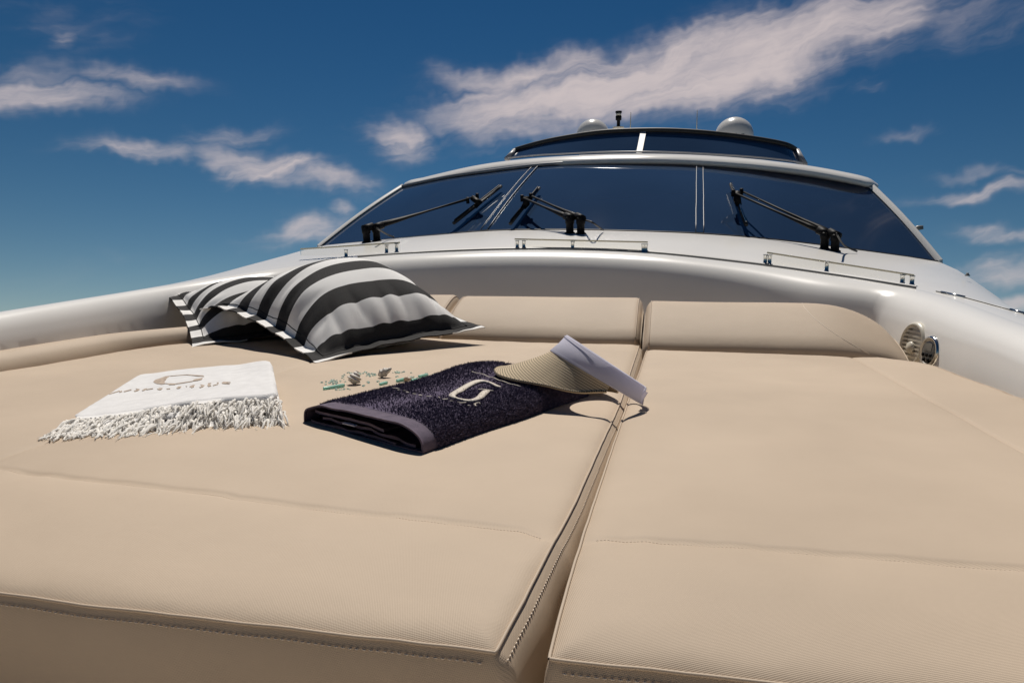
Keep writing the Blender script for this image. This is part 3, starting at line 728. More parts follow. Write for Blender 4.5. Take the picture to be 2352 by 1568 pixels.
bolster('backrest_cushion', 'beige backrest cushion between the striped pillows and the gap', -.85, -.088, 2.685, 1., .148)
bolster('backrest_cushion', 'long beige backrest cushion curving down to the loudspeaker', -.078, .80, 2.535, 2., .145, seams=(.48,), rr=.30)
# low side bolster along the port coaming
rt = root('side_bolster', (-1.86, 1.4, -.02), 'low beige bolster strip along the port coaming', 'bolster')
V = []; ys = np.linspace(-.1, 2.75, 60)
for y in ys:
    xl = -1.80 + .42 * sm(2.1, 2.95, y); h_ = .045 + .012 * sm(1.6, 2.6, y)
    for dx, dz in ((.004, -.03), (.0, .0), (-.012, h_ * .55), (-.035, h_ * .88), (-.07, h_), (-.11, h_ * .9), (-.14, h_ * .5), (-.15, -.03)):
        V.append((xl + dx, y, dz + .002 * nz((y * 4, dx * 20, 3))))
set_weave(mk('cover', V, gridf(60, 8) + [tuple(range(8)), tuple(59 * 8 + k for k in reversed(range(8)))], M['fabric'], rt), [(k * .03, y, 0) for y in ys for k in range(8)])

# ------------------------------------------------------------------ striped pillows
def pillow(label, O, e1, e2, A, B, fl, Ht, Hb, seed, period, phase, droop=None):
    O, e1, e2 = Vector(O), Vector(e1).normalized(), Vector(e2).normalized()
    nn_ = e1.cross(e2).normalized()
    if nn_.z < 0: nn_ = -nn_
    rt = root('striped_pillow', O, label, 'pillow', 'black and white striped pillows')
    n = m_ = 92; T = []; Bm = []; S = []
    for i in range(n):
        for j in range(m_):
            u_, v_ = i / (n - 1), j / (m_ - 1)
            # pulled-in sides, long corners
            pu = .028 * math.sin(math.pi * v_)**.8 * (1 - 2 * u_); pv = .028 * math.sin(math.pi * u_)**.8 * (1 - 2 * v_)
            x, y = u_ * A + pu, v_ * B + pv
            iu = (u_ * A - fl) / (A - 2 * fl); iv = (v_ * B - fl) / (B - 2 * fl)
            s = 0.
            if 0 < iu < 1 and 0 < iv < 1:
                ivs = iv**.82; a_, b_ = 1 - abs(2 * iu - 1)**2.3, 1 - abs(2 * ivs - 1)**2.0
                s = a_**.6 * b_**.95
            ed = min(iu, 1 - iu, iv, 1 - iv) * A
            # gathers running in from the seam
            al = u_ * A if min(iv, 1 - iv) < min(iu, 1 - iu) else v_ * B
            wr = 0.
            if ed > 0: wr = .022 * math.exp(-((ed - .06) / .055)**2) * (abs(nz((al * 15, seed, ed * 4))) - .25) + .010 * math.exp(-ed / .16) * nz((x * 8, y * 8, seed))
            else: wr = .010 * nz((x * 9, y * 9, seed + 5)) + .004 * nz((x * 25, y * 25, seed))
            big = .016 * nz((x * 4.2, y * 4.2, seed + 2)) * s
            tz = Ht * s + wr + big; bz = -Hb * s + (wr if ed <= 0 else .4 * wr)
            th = .0022
            dz = droop(u_, v_) if droop else 0.
            T.append(O + e1 * x + e2 * y + nn_ * (tz + th) + Vector((0, 0, dz)))
            Bm.append(O + e1 * x + e2 * y + nn_ * (bz - th) + Vector((0, 0, dz))); S.append(y / period + phase)
    k = n * m_; V = T + Bm
    for v in V:
        v.z = max(v.z, .0035)
    fa = gridf(n, m_); fb_ = [tuple(q + k for q in reversed(f)) for f in fa]
    if (T[1] - T[0]).cross(T[m_] - T[0]).dot(nn_) > 0: fa, fb_ = [tuple(reversed(f)) for f in fa], [tuple(reversed(f)) for f in fb_]
    loop = [(i, 0) for i in range(n)] + [(n - 1, j) for j in range(1, m_)] + [(i, m_ - 1) for i in range(n - 2, -1, -1)] + [(0, j) for j in range(m_ - 2, 0, -1)]
    li = [i * m_ + j for i, j in loop]
    side = [(li[q], li[(q + 1) % len(li)], li[(q + 1) % len(li)] + k, li[q] + k) for q in range(len(li))]
    ob = mk('cover', V, fa + fb_ + side, M['stripe'], rt)
    at = ob.data.attributes.new('stripe', 'FLOAT', 'POINT'); at.data.foreach_set('value', S + S)
    set_weave(ob, [(i / (n - 1) * A, j / (m_ - 1) * B, 0) for _ in (0, 1) for i in range(n) for j in range(m_)])
    # seam line between the filled body and the flange
    g = MB(); i0 = int(round(fl / A * (n - 1))); j0 = int(round(fl / B * (m_ - 1)))
    ring = [(i, j0) for i in range(i0, n - i0)] + [(n - 1 - i0, j) for j in range(j0, m_ - j0)] + [(i, m_ - 1 - j0) for i in range(n - 1 - i0, i0 - 1, -1)] + [(i0, j) for j in range(m_ - 1 - j0, j0 - 1, -1)]
    g.tube([T[i * m_ + j] + nn_ * .0006 for i, j in ring], .0016, 5); g.build('flange_seam', M['black'], rt)
    return rt, T, n
Apt = onz(724, 833, .004); Bpt = onz(1115, 752, .06)
e1 = (Bpt - Apt); A1 = e1.length
pillow('striped pillow lying over the other one, its corner towards the white towel', Apt, e1, Vector((-.80, .54, .20)), A1, .86, .042, .19, .10, 2., .142, -.13, droop=lambda u_, v_: -.055 * v_**5)
P2 = onz(441, 797, .004); Q2 = ony(372, 668, 2.68)
pillow('striped pillow tucked underneath, its corner lifted against the coaming', P2, Vector((.56, .82, .03)), Q2 - P2, .66, (Q2 - P2).length, .045, .14, .05, 8., .12, -.2)

# ------------------------------------------------------------------ white fringed towel
FL, FR, BR, BL = onz(100, 1013), onz(656, 984), onz(630, 842, .045), onz(325, 852, .03)
for q in (BR, BL): q.z = 0
tw = root('white_towel', (FL + FR + BR + BL) / 4, 'folded white cotton towel with knotted fringe and gold print', 'towel')
def wt_pt(u_, v_):     # u along the fringe, v away from it
    return (FL * (1 - u_) + FR * u_) * (1 - v_) + (BL * (1 - u_) + BR * u_) * v_
def wt_h(u_, v_): return .014 + .030 * sm(.0, .75, u_) + .016 * v_ * (1 - .3 * u_) + .010 * sm(.7, 1, u_) * v_ + .003 * nz((u_ * 3, v_ * 3, 4)) - .004 * math.exp(-((u_ - .62) / .18)**2) * v_
wobs = []
NL = 3
for l in range(NL):
    n, m_ = 60, 60; T = []; Bm = []
    v0 = (.04, .11, .185)[l]; u0 = .02 * (l == 1); v1 = 1. - .012 * l; u1 = 1 - .008 * l
    for i in range(n):
        for j in range(m_):
            fu, fv = i / (n - 1), j / (m_ - 1)
            u_, v_ = u0 + (u1 - u0) * fu, v0 + (v1 - v0) * fv
            eu, ev = min(fu, 1 - fu) * .40, min(fv, 1 - fv) * .50
            r_ = .012; e = math.sqrt(max(0, 1 - max(0, 1 - eu / r_)**2)) * math.sqrt(max(0, 1 - max(0, 1 - ev / r_)**2))
            cu = max(0, (.07 - min(fu, 1 - fu)) / .07); cv = max(0, (.07 - min(fv, 1 - fv)) / .07)
            u_ += (.5 - fu) * .05 * cv**2; v_ += (.5 - fv) * .05 * cu**2 + .008 * nz((u_ * 5, l * 3, 7)) * (1 - fv)
            p = wt_pt(u_, v_); H_ = wt_h(u_, v_)
            z0, z1 = H_ * l / NL, H_ * (l + 1) / NL; zm = (z0 + z1) / 2
            w_ = .0016 * nz((u_ * 6, v_ * 2, l * 7)) + .0008 * nz((u_ * 2, v_ * 30, l))
            T.append(p + Vector((0, 0, zm + (z1 - zm) * e + w_))); Bm.append(p + Vector((0, 0, max(.001, zm - (zm - z0) * e * .96 + w_ * .5))))
    k = n * m_; fa = gridf(n, m_); nzv = (T[1 * m_ + n // 2] - T[n // 2]).cross(T[n // 2 + 1] - T[n // 2]).z
    fa = gridf(n, m_); 
    loop = [(i, 0) for i in range(n)] + [(n - 1, j) for j in range(1, m_)] + [(i, m_ - 1) for i in range(n - 2, -1, -1)] + [(0, j) for j in range(m_ - 2, 0, -1)]
    li = [i * m_ + j for i, j in loop]
    ob = mk('folded_layer', T + Bm, fa + [tuple(q + k for q in reversed(f)) for f in fa] + [(li[(q + 1) % len(li)], li[q], li[q] + k, li[(q + 1) % len(li)] + k) for q in range(len(li))], M['linen'], tw)
    wobs.append(ob)
wbvh = bvh_of(wobs[-1])
# fringe: knotted cords with frayed ends, three rows deep
g = MB(); fdir = ((FL + FR) - (BL + BR)).normalized(); fdir.z = 0; fdir.normalize(); adir = (FR - FL).normalized()
for k in range(360):
    u_ = (k + random.uniform(-.5, .5)) / 360 * 1.0; lay = random.random(); H_ = wt_h(u_, .1)
    p = wt_pt(u_, .03 + .15 * lay + random.uniform(-.008, .01)) + Vector((0, 0, max(.005, wt_h(u_, .05 + .15 * lay) * (.25 + .70 * lay))))
    Ls = random.uniform(.042, .070) * (.85 + .3 * nz((u_ * 9, lay * 3, 1)))
    side_ = random.uniform(-.7, .5) - .25 * (1 - u_); pts = [p]; cur = p.copy(); vz = random.uniform(-.55, .15)
    for q in range(8):
        st = Ls / 8; wob = Vector((random.uniform(-1, 1), random.uniform(-1, 1), random.uniform(-.5, .5))) * .36
        d_ = (fdir + adir * side_ * .6 + wob * .8 + Vector((0, 0, vz))).normalized(); vz -= .10
        cur = cur + d_ * st; cur.z = max(cur.z, .003 + random.random() * .003); pts.append(cur.copy())
    r0 = random.uniform(.0015, .0026)
    g.tube(pts, [r0 * 1.1, r0 * 1.25, r0, r0 * .95, r0, r0 * 1.05, r0 * .9, r0 * .8, r0 * .35], 5)
    for f_ in range(3):     # fray
        i_ = random.randint(3, 8); q0 = pts[i_]; d_ = Vector((random.uniform(-1, 1), random.uniform(-1, 1), random.uniform(-.3, .8))).normalized() * .5 + fdir * .7
        q1 = q0 + d_ * random.uniform(.006, .011); q2 = q1 + (d_ + Vector((random.uniform(-1, 1), random.uniform(-1, 1), -.8)) * .6) * .006
        q1.z = max(q1.z, .0015); q2.z = max(q2.z, .001); g.tube([q0, q1, q2], [.0007, .0005, .0002], 3)
g.build('fringe', M['fringe'], tw, kind='stuff')
# knotted selvedge above the fringe
g = MB()
for k in range(46):
    u_ = (k + .5) / 46; p = wt_pt(u_, .172) + Vector((0, 0, wt_h(u_, .17) * random.uniform(.66, .82)))
    q = p + fdir * .012 + Vector((0, 0, -.003)); g.tube([p - fdir * .004, p, (p + q) / 2 + Vector((0, 0, .001)), q], [.0022, .0042, .0044, .0022], 6)
g.build('knots', M['fringe'], tw, kind='stuff')
# gold print, traced on the towel (photo zoom coordinates -> rays -> cloth)
SC = .91875
def wz(x, y): return ((250 + x / 6.918) * SC, (925 + y / 6.918) * SC)
def decal(polys, bvh, lift, mt, parent, name, zf, thick=.0008):
    g = MB()
    for P_ in polys:
        q = [hit(bvh, *zf(x, y))[0] for x, y in P_]
        if any(p is None for p in q): continue
        c = sum(q, Vector()) / len(q)
        up_ = Vector((0, 0, lift)); n_ = len(q)
        ar_ = sum((q[i] - c).cross(q[(i + 1) % n_] - c).z for i in range(n_))
        if ar_ < 0: q = q[::-1]
        V_ = [p + up_ for p in q] + [p + up_ * .1 for p in q]
        g.add(V_, [tuple(range(n_))] + [(i, i + n_, (i + 1) % n_ + n_, (i + 1) % n_) for i in range(n_)])
    return g.build(name, mt, parent, smooth=False)
decal([[(925, 195), (960, 165), (1040, 140), (1130, 108), (1210, 98), (1165, 130), (1130, 180), (1110, 205), (1140, 232), (1060, 246), (980, 232), (935, 212)],
       [(1215, 97), (1500, 74), (1510, 82), (1215, 104)], [(1500, 74), (1790, 92), (1800, 112), (1740, 106), (1510, 84)],
       [(1600, 190), (1625, 160), (1780, 130), (1760, 162), (1690, 182)], [(1140, 228), (1320, 232), (1300, 250), (1200, 254)], [(1320, 228), (1600, 186), (1600, 196), (1320, 240)]],
      wbvh, .0012, M['gold'], tw, 'printed_emblem', wz)
letters = [[(100, 430), (125, 412), (155, 428), (150, 436)], [(155, 410), (340, 350), (345, 360), (160, 418)], [(330, 380), (375, 352), (385, 368), (350, 384)], [(410, 365), (540, 330), (545, 342), (425, 374)],
           [(585, 362), (645, 335), (620, 318), (690, 330), (665, 352), (605, 370)], [(725, 352), (770, 322), (815, 318), (775, 345), (750, 356)], [(800, 332), (910, 312), (920, 322), (810, 340)],
           [(985, 328), (1030, 308), (1085, 312), (1060, 338), (1030, 344)], [(1150, 322), (1215, 314), (1215, 326), (1155, 330)], [(1320, 312), (1360, 282), (1410, 282), (1385, 312), (1345, 320)],
           [(1480, 278), (1510, 272), (1505, 286)], [(1545, 285), (1590, 262), (1640, 250), (1625, 290), (1590, 304)], [(1715, 298), (1760, 276), (1735, 246), (1810, 262), (1785, 288), (1745, 304)],
           [(1858, 268), (1870, 226), (1925, 220), (1900, 250), (1925, 270), (1880, 286)], [(1950, 262), (2040, 235), (2045, 244), (1960, 270)], [(2020, 212), (2055, 210), (2048, 236)],
           [(2105, 222), (2130, 202), (2255, 205), (2260, 214), (2140, 216), (2250, 232), (2240, 242), (2120, 232)]]
decal(letters, wbvh, .0012, M['gold'], tw, 'printed_lettering', wz)

# ------------------------------------------------------------------ dark folded beach towel
Kp, Lp, Rp = onz(972, 1046, 0), onz(698, 976, 0), onz(1352, 912, 0)
ex, ey = (Kp - Lp), (Rp - Kp)
dt = root('beach_towel', (Kp + Lp) / 2 + ey / 2, 'folded dark plum terry beach towel with embroidered ivory letter', 'towel')
def dt_top(s, v):
    h_ = .043 + .004 * v + .016 * math.exp(-((s - .10) / .22)**2 - ((v - .82) / .2)**2) - .006 * math.exp(-((s - .45) / .2)**2 - ((v - .5) / .18)**2)
    h_ += .008 * math.exp(-((s - .55) / .3)**2 - ((v - .78) / .15)**2) * 0 + .0025 * nz((s * 4, v * 5, 2)) + (.0022 * nz((s * 9, .3, 9)) * math.exp(-v / .1))
    return h_
def dt_loop(v, m_top=70, inset=0.):
    """closed cross-section at v: over the top from the left fold to the right, back underneath"""
    O_ = Lp + ey * v; pts = []
    W_ = 1.
    for k in range(m_top):
        a = math.pi * (1 - k / (m_top - 1)); c = math.cos(a); sn = math.sin(a)
        s = .5 + .5 * math.copysign(abs(c)**.55, c)
        # height envelope: round left fold, longer shoulder on the right
        hh_ = dt_top(s, v) * (sn**.42 if s < .5 else sn**.62)
        pts.append(O_ + ex * (inset + (1 - 2 * inset) * s) + Vector((0, 0, .004 + hh_ - inset * .03)))
    for k in range(1, 24):
        s = 1 - k / 24; pts.append(O_ + ex * (inset + (1 - 2 * inset) * s) + Vector((0, 0, .003 + inset * .1 + .002 * abs(nz((s * 8, v * 6, 5))))))
    return pts
def shell(v0, v1, nv, name, mt, th=.006):
    Lo = [dt_loop(v) for v in np.linspace(v0, v1, nv)]; m_ = len(Lo[0]); V = []
    for q in Lo: V += q
    # inner skin: pull every ring towards its own centre line
    for q in Lo:
        for i, p in enumerate(q):
            t_ = (q[(i + 1) % m_] - q[i - 1]); nr = t_.cross(ey).normalized()
            V.append(p - nr * th)
    k = nv * m_; fa = gridf(nv, m_, cv=True)
    fb_ = [tuple(x + k for x in reversed(f)) for f in fa]
    rim = [((i + 1) % m_, i, i + k, (i + 1) % m_ + k) for i in range(m_)] + [((nv - 1) * m_ + i, (nv - 1) * m_ + (i + 1) % m_, (nv - 1) * m_ + (i + 1) % m_ + k, (nv - 1) * m_ + i + k) for i in range(m_)]
    return mk(name, V, fa + fb_ + rim, mt, dt), Lo
band, _ = shell(0, .062, 8, 'woven_border', M['satin'], .0035)
terry, Lo = shell(.060, 1., 90, 'terry_cloth', M['terry'], .006)
tbvh = bvh_of(terry, band)
# is the outward side right?  flip when the top faces down
for ob in (band, terry):
    me = ob.data; zs = sum(p.normal.z * p.area for p in me.polygons if p.center.z + LOC[ob].z > .035)
# inner folds seen at the open end
for z0, zb, s0, s1, sd_ in ((.010, .006, .06, .80, 3), (.020, .012, .16, .93, 6), (.030, .016, .1, .7, 12)):
    V = []; n_ = 40
    for i, v in enumerate(np.linspace(.004 + .006 * (sd_ == 6), .9, 14)):
        for k in range(n_):
            s = s0 + (s1 - s0) * k / (n_ - 1)
            zz = z0 * (1 - .55 * sm(.5, 1., s)) + .0035 * nz((s * 11, v * 2, sd_)) * (1 - .5 * s)
            p = Lp + ex * s + ey * (v + .008 * nz((s * 7, sd_, v))); V += [p + Vector((0, 0, zz + .0035)), p + Vector((0, 0, zz - .0015))]
    V = np.array([list(p) for p in V]).reshape(14, n_ * 2, 3)
    ring = [2 * k for k in range(n_)] + [2 * k + 1 for k in reversed(range(n_))]
    V = V[:, ring].reshape(-1, 3)
    mk('inner_fold', V, gridf(14, 2 * n_, cv=True) + [tuple(reversed(range(2 * n_)))], M['satin'], dt)
# care label
p = Lp + ex * .42 + ey * .004 + Vector((0, 0, .0225)); g = MB(); g.box(p, ex.normalized() * .017, ey.normalized() * .004 + Vector((0, 0, .0)), (0, 0, .0011)); g.build('care_label', M['strap'], dt, smooth=False)
# terry loops
NT = 46000
Vt = []; Ft = []
nv = len(Lo); m_top = 70
Lnp = np.array([[list(p) for p in q] for q in Lo]); 
iv = rng.integers(0, nv - 1, NT); jt = rng.integers(0, m_top + 3, NT); fu = rng.random(NT); fv = rng.random(NT)
mm = Lnp.shape[1]
a_ = Lnp[iv, jt]; b2 = Lnp[iv + 1, jt]; c2 = Lnp[iv + 1, (jt + 1) % mm]; d2 = Lnp[iv, (jt + 1) % mm]
base = (a_ * (1 - fu[:, None]) + b2 * fu[:, None]) * (1 - fv[:, None]) + (d2 * (1 - fu[:, None]) + c2 * fu[:, None]) * fv[:, None]
nrm = np.cross(d2 - a_, b2 - a_); nrm /= np.maximum(np.linalg.norm(nrm, axis=1), 1e-9)[:, None]
mid_c = Lnp[:, :m_top].mean(axis=1)[iv]; mid_c[:, 2] = 0.02
flip_ = np.sign(((base - mid_c) * nrm).sum(1)); nrm *= flip_[:, None]
lean = rng.normal(0, .45, (NT, 3)); lean[:, 2] *= .4
dirv = nrm + lean; dirv /= np.linalg.norm(dirv, axis=1)[:, None]
sidev = np.cross(dirv, rng.normal(0, 1, (NT, 3))); sidev /= np.linalg.norm(sidev, axis=1)[:, None]
ln_ = rng.uniform(.0028, .0055, NT)[:, None]; wd_ = rng.uniform(.0006, .0011, NT)[:, None]
bend = rng.normal(0, .5, (NT, 3))
p0 = base - sidev * wd_ * .6; p1 = base + sidev * wd_ * .6; p2 = base + dirv * ln_ * .6 + sidev * wd_; p3 = base + dirv * ln_ * .6 - sidev * wd_
p4 = base + (dirv + bend * .7) * ln_
Vt = np.stack([p0, p1, p2, p3, p4], 1).reshape(-1, 3); Vt[:, 2] = np.maximum(Vt[:, 2], .0015)
Ft = [f for k in range(NT) for f in ((5 * k, 5 * k + 1, 5 * k + 2, 5 * k + 3), (5 * k + 3, 5 * k + 2, 5 * k + 4))]
mk('terry_loops', Vt, Ft, M['terry'], dt, kind='stuff', smooth=False)
# embroidery traced on the cloth
def dz_(x, y): return ((960 + x / 6.533) * SC, (910 + y / 6.533) * SC)
LIFT = .0042
def ribbon(Lft, Rgt, name='embroidered_letter'):
    g = MB(); V_ = []
    for (xa, ya), (xb, yb) in zip(Lft, Rgt):
        a = hit(tbvh, *dz_(xa, ya))[0]; b_ = hit(tbvh, *dz_(xb, yb))[0]
        c_ = (a + b_) / 2
        V_ += [a + Vector((0, 0, LIFT * .4)), a + Vector((0, 0, LIFT)), c_ + Vector((0, 0, LIFT + .0008)), b_ + Vector((0, 0, LIFT)), b_ + Vector((0, 0, LIFT * .4))]
    g.add(V_, gridf(len(Lft), 5)); return g
def dens_(P_, n): return [tuple(q) for q in crom([(x, y, 0) for x, y in P_], n)[:, :2]]
outl = [(1920, 392), (1860, 368), (1760, 320), (1660, 288), (1560, 276), (1470, 290), (1380, 325), (1280, 380), (1170, 445), (1090, 495), (1058, 525), (1075, 548), (1140, 572), (1230, 598), (1320, 622), (1400, 630), (1480, 622), (1560, 600), (1620, 570), (1670, 520), (1740, 455)]
inl = [(1900, 400), (1840, 384), (1740, 336), (1650, 306), (1590, 308), (1530, 326), (1450, 362), (1370, 405), (1285, 462), (1200, 500), (1165, 530), (1165, 548), (1200, 572), (1280, 590), (1340, 600), (1400, 602), (1460, 588), (1500, 566), (1530, 540), (1560, 500), (1620, 452)]
g = ribbon(dens_(outl, 60), dens_(inl, 60)); mk('embroidered_letter', g.V, g.F, M['embroid'], dt, smooth=True)
def thread(P_, w_, n=14):
    P_ = dens_(P_, n); g.tube([hit(tbvh, *dz_(*p))[0] + Vector((0, 0, LIFT)) for p in P_], w_, 6, flat=.7)
g = MB(); thread([(1535, 442), (1610, 436), (1700, 450), (1785, 464)], .0014); g.build('letter_serif', M['embroid'], dt)
g = MB(); thread([(1435, 145), (1500, 165), (1620, 190), (1720, 236), (1790, 245), (1870, 285), (1950, 305), (2050, 345), (2130, 362), (2230, 390)], .0011, 30); g.build('embroidered_line', M['embroid'], dt)
g = MB()
for P_, w_ in (([(145, 416), (200, 420), (250, 432)], .0013), ([(225, 448), (265, 455)], .0008), ([(365, 480), (410, 492)], .0013), ([(470, 512), (525, 518)], .0014), ([(568, 538), (620, 540)], .0021),
               ([(690, 556), (785, 556)], .0013), ([(890, 560), (915, 582)], .0007), ([(955, 606), (1040, 600)], .0017), ([(1075, 624), (1130, 632)], .0007), ([(1235, 664), (1340, 656)], .0015),
               ([(1365, 704), (1410, 708)], .0012), ([(1465, 690), (1500, 668), (1560, 658), (1572, 676)], .0013), ([(1490, 690), (1500, 714)], .0016), ([(310, 456), (350, 458)], .0006), ([(1200, 645), (1240, 650)], .0008)):
    thread(P_, w_, 5)
g.build('embroidered_lettering', M['embroid'], dt)

# ------------------------------------------------------------------ sun visor
vt0 = CAM + ray(1292, 792) * 1.645; vt1 = CAM + ray(1474, 905) * 1.55
vc = (vt0 + vt1) / 2; pv = (vt1 - vt0); Rp_ = pv.length / 2; pv.normalize()
qv = ray(1383, 842); qv = (qv - pv * qv.dot(pv)).normalized()
av = pv.cross(qv).normalized()
if av.z < 0: av = -av
vis = root('sun_visor', vc, 'sun visor with woven straw brim and pale elastic band propped on the dark towel', 'visor')
Rq = .084; BWd = .050
def bwf(ph): return .86 + .14 * math.cos(ph)
def ring(phi, h_, grow=0.): return vc - pv * math.cos(phi) * (Rp_ + grow) - qv * math.sin(phi) * (Rq + grow) + av * h_
# head band: open ring, slightly conical, closed by a tab at the back
V = []; phs = np.linspace(math.pi * 1.0, -math.pi * .93, 90)
for ph in phs:
    back = .5 - .5 * math.cos(ph); tw_ = .004 * nz((ph, 1, 2))
    for h_, gr in ((-BWd / 2, .003), (-BWd / 2 + .002, .0042), (0, .002 + tw_), (BWd / 2 - .002, .0012), (BWd / 2, -.0005), (BWd / 2 - .002, -.002), (0, -.001 + tw_), (-BWd / 2 + .002, .001)):
        V.append(ring(ph, h_ * bwf(ph), gr + .010 * h_ / BWd * -1))
mk('head_band', V, gridf(90, 8, cv=True) + [tuple(range(8)), tuple(89 * 8 + k for k in reversed(range(8)))], M['strap'], vis)
for hh_ in (-.40, .40):
    g = MB(); g.tube([ring(ph, BWd * hh_ * bwf(ph), .0035 - .010 * hh_) for ph in phs], .0007, 5); g.build('hem_stitch', M['strap'], vis)
V = []
for ph in np.linspace(math.pi * 1.0 + .02, math.pi * 1.0 + .26, 8):
    for h_, gr in ((-BWd * .36, .001), (BWd * .2, .001), (BWd * .2, -.001), (-BWd * .36, -.001)): V.append(ring(ph, h_, gr + .012 * (ph - math.pi)))
mk('closure_tab', V, gridf(8, 4, cv=True) + [(0, 1, 2, 3), (31, 30, 29, 28)], M['strap'], vis, angle=40)
# brim: rings of braid
lbx = np.linspace(-98, 128, 40); lby = np.interp(lbx, (-98, -80, -60, -30, 0, 20, 45, 68, 100, 118, 128), (.004, .045, .085, .125, .145, .143, .115, .078, .052, .030, .006)); lby = np.convolve(np.pad(lby, 2, 'edge'), np.ones(5) / 5, 'valid')
NR_, RW = 26, 4; V = []; ringc = []; arcc = []; nph = 110; rows = NR_ * RW
for i in range(nph):
    ph = -R(98) + R(226) * i / (nph - 1)
    Lb = .95 * float(np.interp(math.degrees(ph), lbx, lby))
    rad = (-pv * math.cos(ph) - qv * math.sin(ph))
    bet = R(float(np.interp(math.degrees(ph), (-98, -60, -30, 0, 30, 68, 100, 128), (20, 26, 34, 44, 58, 73, 80, 82))))
    b0 = ring(ph, -BWd / 2 * bwf(ph) + .001, .006)
    for r_ in range(rows + 1):
        f = r_ / rows; d_ = Lb * f
        drop = bet * (1.04 - .08 * f)
        p = b0 + rad * d_ * math.cos(drop) - av * d_ * math.sin(drop)
        nb = (rad * math.sin(drop) + av * math.cos(drop)); rg = (f * Lb) / .0052
        p = p + nb * .0006 * abs(math.sin(math.pi * rg)); V.append(p)
        ringc.append(rg + 20 * (1 - 1)); arcc.append((Rp_ + d_) * ph * 1.0)
fa = gridf(nph, rows + 1); k = len(V)
V2 = [p - av * .0022 for p in V]
loop = [(i, rows) for i in range(nph)]
edge = [(i * (rows + 1) + rows, (i + 1) * (rows + 1) + rows, (i + 1) * (rows + 1) + rows + k, i * (rows + 1) + rows + k) for i in range(nph - 1)]
br = mk('straw_brim', V + V2, fa + [tuple(q + k for q in reversed(f)) for f in fa] + edge, M['straw'], vis)
for nm, vals in (('ringco', ringc), ('arcco', arcc)):
    at = br.data.attributes.new(nm, 'FLOAT', 'POINT'); at.data.foreach_set('value', vals + vals)
g = MB(); g.tube([V[i * (rows + 1) + rows] - av * .001 for i in range(nph)], .0028, 7)
ed = g.build('brim_edge_braid', M['straw'], vis)
at = ed.data.attributes.new('ringco', 'FLOAT', 'POINT'); at.data.foreach_set('value', [float(i % 7) / 7 * 1.2 for i in range(len(ed.data.vertices))])
at = ed.data.attributes.new('arcco', 'FLOAT', 'POINT'); at.data.foreach_set('value', [float(i // 7) * .0045 for i in range(len(ed.data.vertices))])

# ------------------------------------------------------------------ shells and sea glass
def gz(x, y): return ((780 + x / 6.533) * SC, (900 + y / 6.533) * SC)
def padz(p): return Vector((p.x, p.y, .003))
# conch-like shells: stacked ribbed whorls along a tilted axis
def shell_thing(px, py, hgt, wid, axis, mt, label, turns, seed, lip):
    c = padz(onz(px, py)); g = MB()
    a = Vector(axis).normalized(); u = a.orthogonal().normalized(); v = a.cross(u); V = []; n, m_ = 44, 28
    for i in range(n):
        f = i / (n - 1)
        for k in range(m_):
            w_ = 2 * math.pi * k / m_
            whorl = 1 + .13 * math.cos(2 * math.pi * turns * f + w_)
            r_ = wid * (math.sin(math.pi * min(1, .08 + .92 * (1 - f)**1.15))**.75) * (1 - .55 * f) * 1.45 * whorl * (1 + .05 * math.cos(7 * w_) + .07 * nz((math.cos(w_) * 2, math.sin(w_) * 2, f * 5 + seed)))
            V.append(c + a * hgt * (f - .5) + u * math.cos(w_) * r_ + v * math.sin(w_) * r_)
    zmin = min(p.z for p in V); V = [p + Vector((0, 0, .0035 - zmin)) for p in V]
    ob = mk_top('sea_shell', V, gridf(n, m_, cv=True) + [tuple(reversed(range(m_))), tuple((n - 1) * m_ + k for k in range(m_))], mt, c, label, 'shell', 'shells on the sun pad')
    return ob
x, y = gz(705, 405); shell_thing(x, y, .033, .0145, (.25, .3, .9), M['shell'], 'ribbed grey brown whorled shell standing among the glass beads', 4, 1, 1)
x, y = gz(1190, 296); shell_thing(x, y, .040, .0100, (.75, .35, .42), M['shell'], 'smooth pale grey pointed shell leaning among the glass beads', 3, 2, 1)
x, y = gz(1560, 368); shell_thing(x, y, .022, .006, (.9, .1, .1), M['shell2'], 'small peach coloured shell half hidden behind the dark towel', 2, 3, 0)
# frosted glass bars
def bar(x0, y0, x1, y1, hgt, label, sx=6):
    a = padz(onz(*gz(x0, y0))); b_ = padz(onz(*gz(x1, y1))); d_ = (b_ - a); L_ = d_.length; d_.normalize(); s = Vector((-d_.y, d_.x, 0))
    c = (a + b_) / 2 + s * 0; bm = bmesh.new(); bmesh.ops.create_cube(bm, size=1)
    hw = hgt * .62
    for v in bm.verts: v.co = d_ * v.co.x * L_ * (1.02 - .12 * (v.co.y > 0)) + s * v.co.y * hw * 2 + Vector((0, 0, (v.co.z + .5) * hgt * (1 + .2 * v.co.x)))
    bmesh.ops.bevel(bm, geom=list(bm.edges), offset=hgt * .28, segments=3, profile=.5, affect='EDGES')
    V = [v.co.copy() + c for v in bm.verts]; bm.verts.index_update(); Fc = [[v.index for v in f.verts] for f in bm.faces]; bm.free()
    zmin = min(v.z for v in V)
    for v in V: v.z += .0035 - zmin
    return mk_top('sea_glass', V, Fc, M['teal'], c, label, 'sea glass', 'pieces of sea glass')
bar(175, 505, 525, 452, .0072, 'long bar of frosted teal sea glass, the longest piece')
bar(1105, 430, 1222, 402, .0062, 'short teal sea glass block beside the dark towel')
bar(1380, 378, 1530, 350, .0075, 'rounded teal sea glass piece touching the peach coloured shell')
bar(1620, 372, 1705, 352, .0065, 'teal sea glass chip between the peach shell and the towel')
bar(1735, 300, 1885, 280, .0066, 'teal sea glass bar farthest along the edge of the towel')
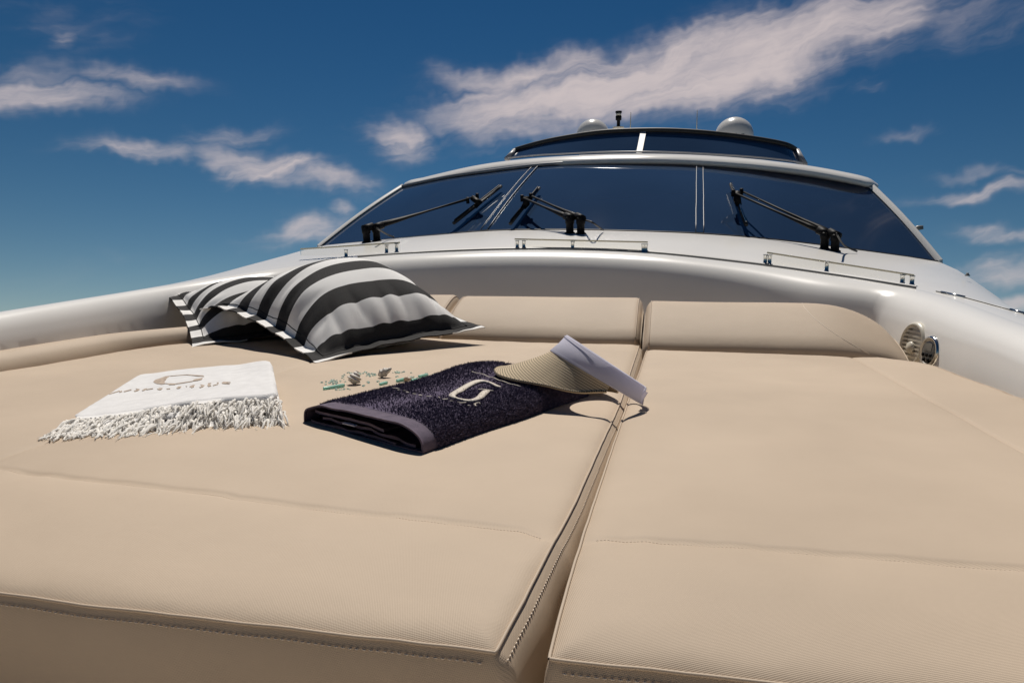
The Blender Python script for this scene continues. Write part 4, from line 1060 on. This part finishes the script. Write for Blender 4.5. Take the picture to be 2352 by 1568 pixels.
# small beads
protos = []
for k in range(4):
    bm = bmesh.new(); bmesh.ops.create_icosphere(bm, subdivisions=2, radius=1)
    for v in bm.verts: v.co *= 1 + .22 * nz(v.co * 1.3 + Vector((k * 5, 0, 0)))
    for v in bm.verts: v.co.z *= .7
    me = bpy.data.meshes.new('glass_bead'); bm.to_mesh(me); bm.free(); me.materials.append(M['bead'])
    if k % 2: me.polygons.foreach_set('use_smooth', [True] * len(me.polygons))
    protos.append(me)
clusters = [(345, 372, 75, 30, 26), (965, 255, 75, 22, 20), (1120, 225, 45, 14, 8), (640, 232, 45, 14, 8), (790, 235, 40, 12, 7), (1390, 218, 65, 18, 16), (1600, 300, 60, 14, 12), (1505, 205, 20, 8, 3),
            (1615, 222, 12, 8, 2), (520, 300, 30, 60, 6), (935, 378, 20, 12, 4), (1070, 362, 25, 6, 3), (845, 432, 14, 6, 2), (450, 505, 80, 12, 9), (190, 375, 60, 12, 5), (220, 408, 22, 8, 3), (2010, 245, 35, 14, 6),
            (1880, 250, 30, 20, 4), (870, 225, 25, 10, 4), (1370, 285, 20, 8, 2), (1720, 315, 25, 10, 4), (600, 495, 60, 10, 4)]
cnt = 0; used = []
refs = [((345, 480), 'beside the long sea glass bar'), ((705, 380), 'around the ribbed whorled shell'), ((1190, 270), 'around the pale pointed shell'),
        ((1160, 415), 'beside the short sea glass block'), ((1620, 330), 'around the peach coloured shell'), ((1960, 260), 'at the back corner of the dark towel')]
for cx, cy, sx, sy, nb in clusters:
    for q in range(nb):
        for _t in range(12):
            x, y = cx + random.gauss(0, .55) * sx, cy + random.gauss(0, .55) * sy; p = padz(onz(*gz(x, y))); s = random.uniform(.0016, .0033)
            if all((p - w_[0]).length > (s + w_[1]) * .9 for w_ in used): break
        used.append((p, s))
        o = bpy.data.objects.new('glass_bead', protos[cnt % 4]); COL.objects.link(o)
        o.matrix_world = TILT @ Matrix.Translation(p + Vector((0, 0, s * .55))) @ Matrix.Rotation(random.random() * 6, 4, 'Z') @ Matrix.Scale(s, 4)
        tag(o, 'tiny clear aqua glass bead ' + min(refs, key=lambda q_: (q_[0][0] - x)**2 + 4 * (q_[0][1] - y)**2)[1], 'bead', 'glass beads around the shells'); cnt += 1
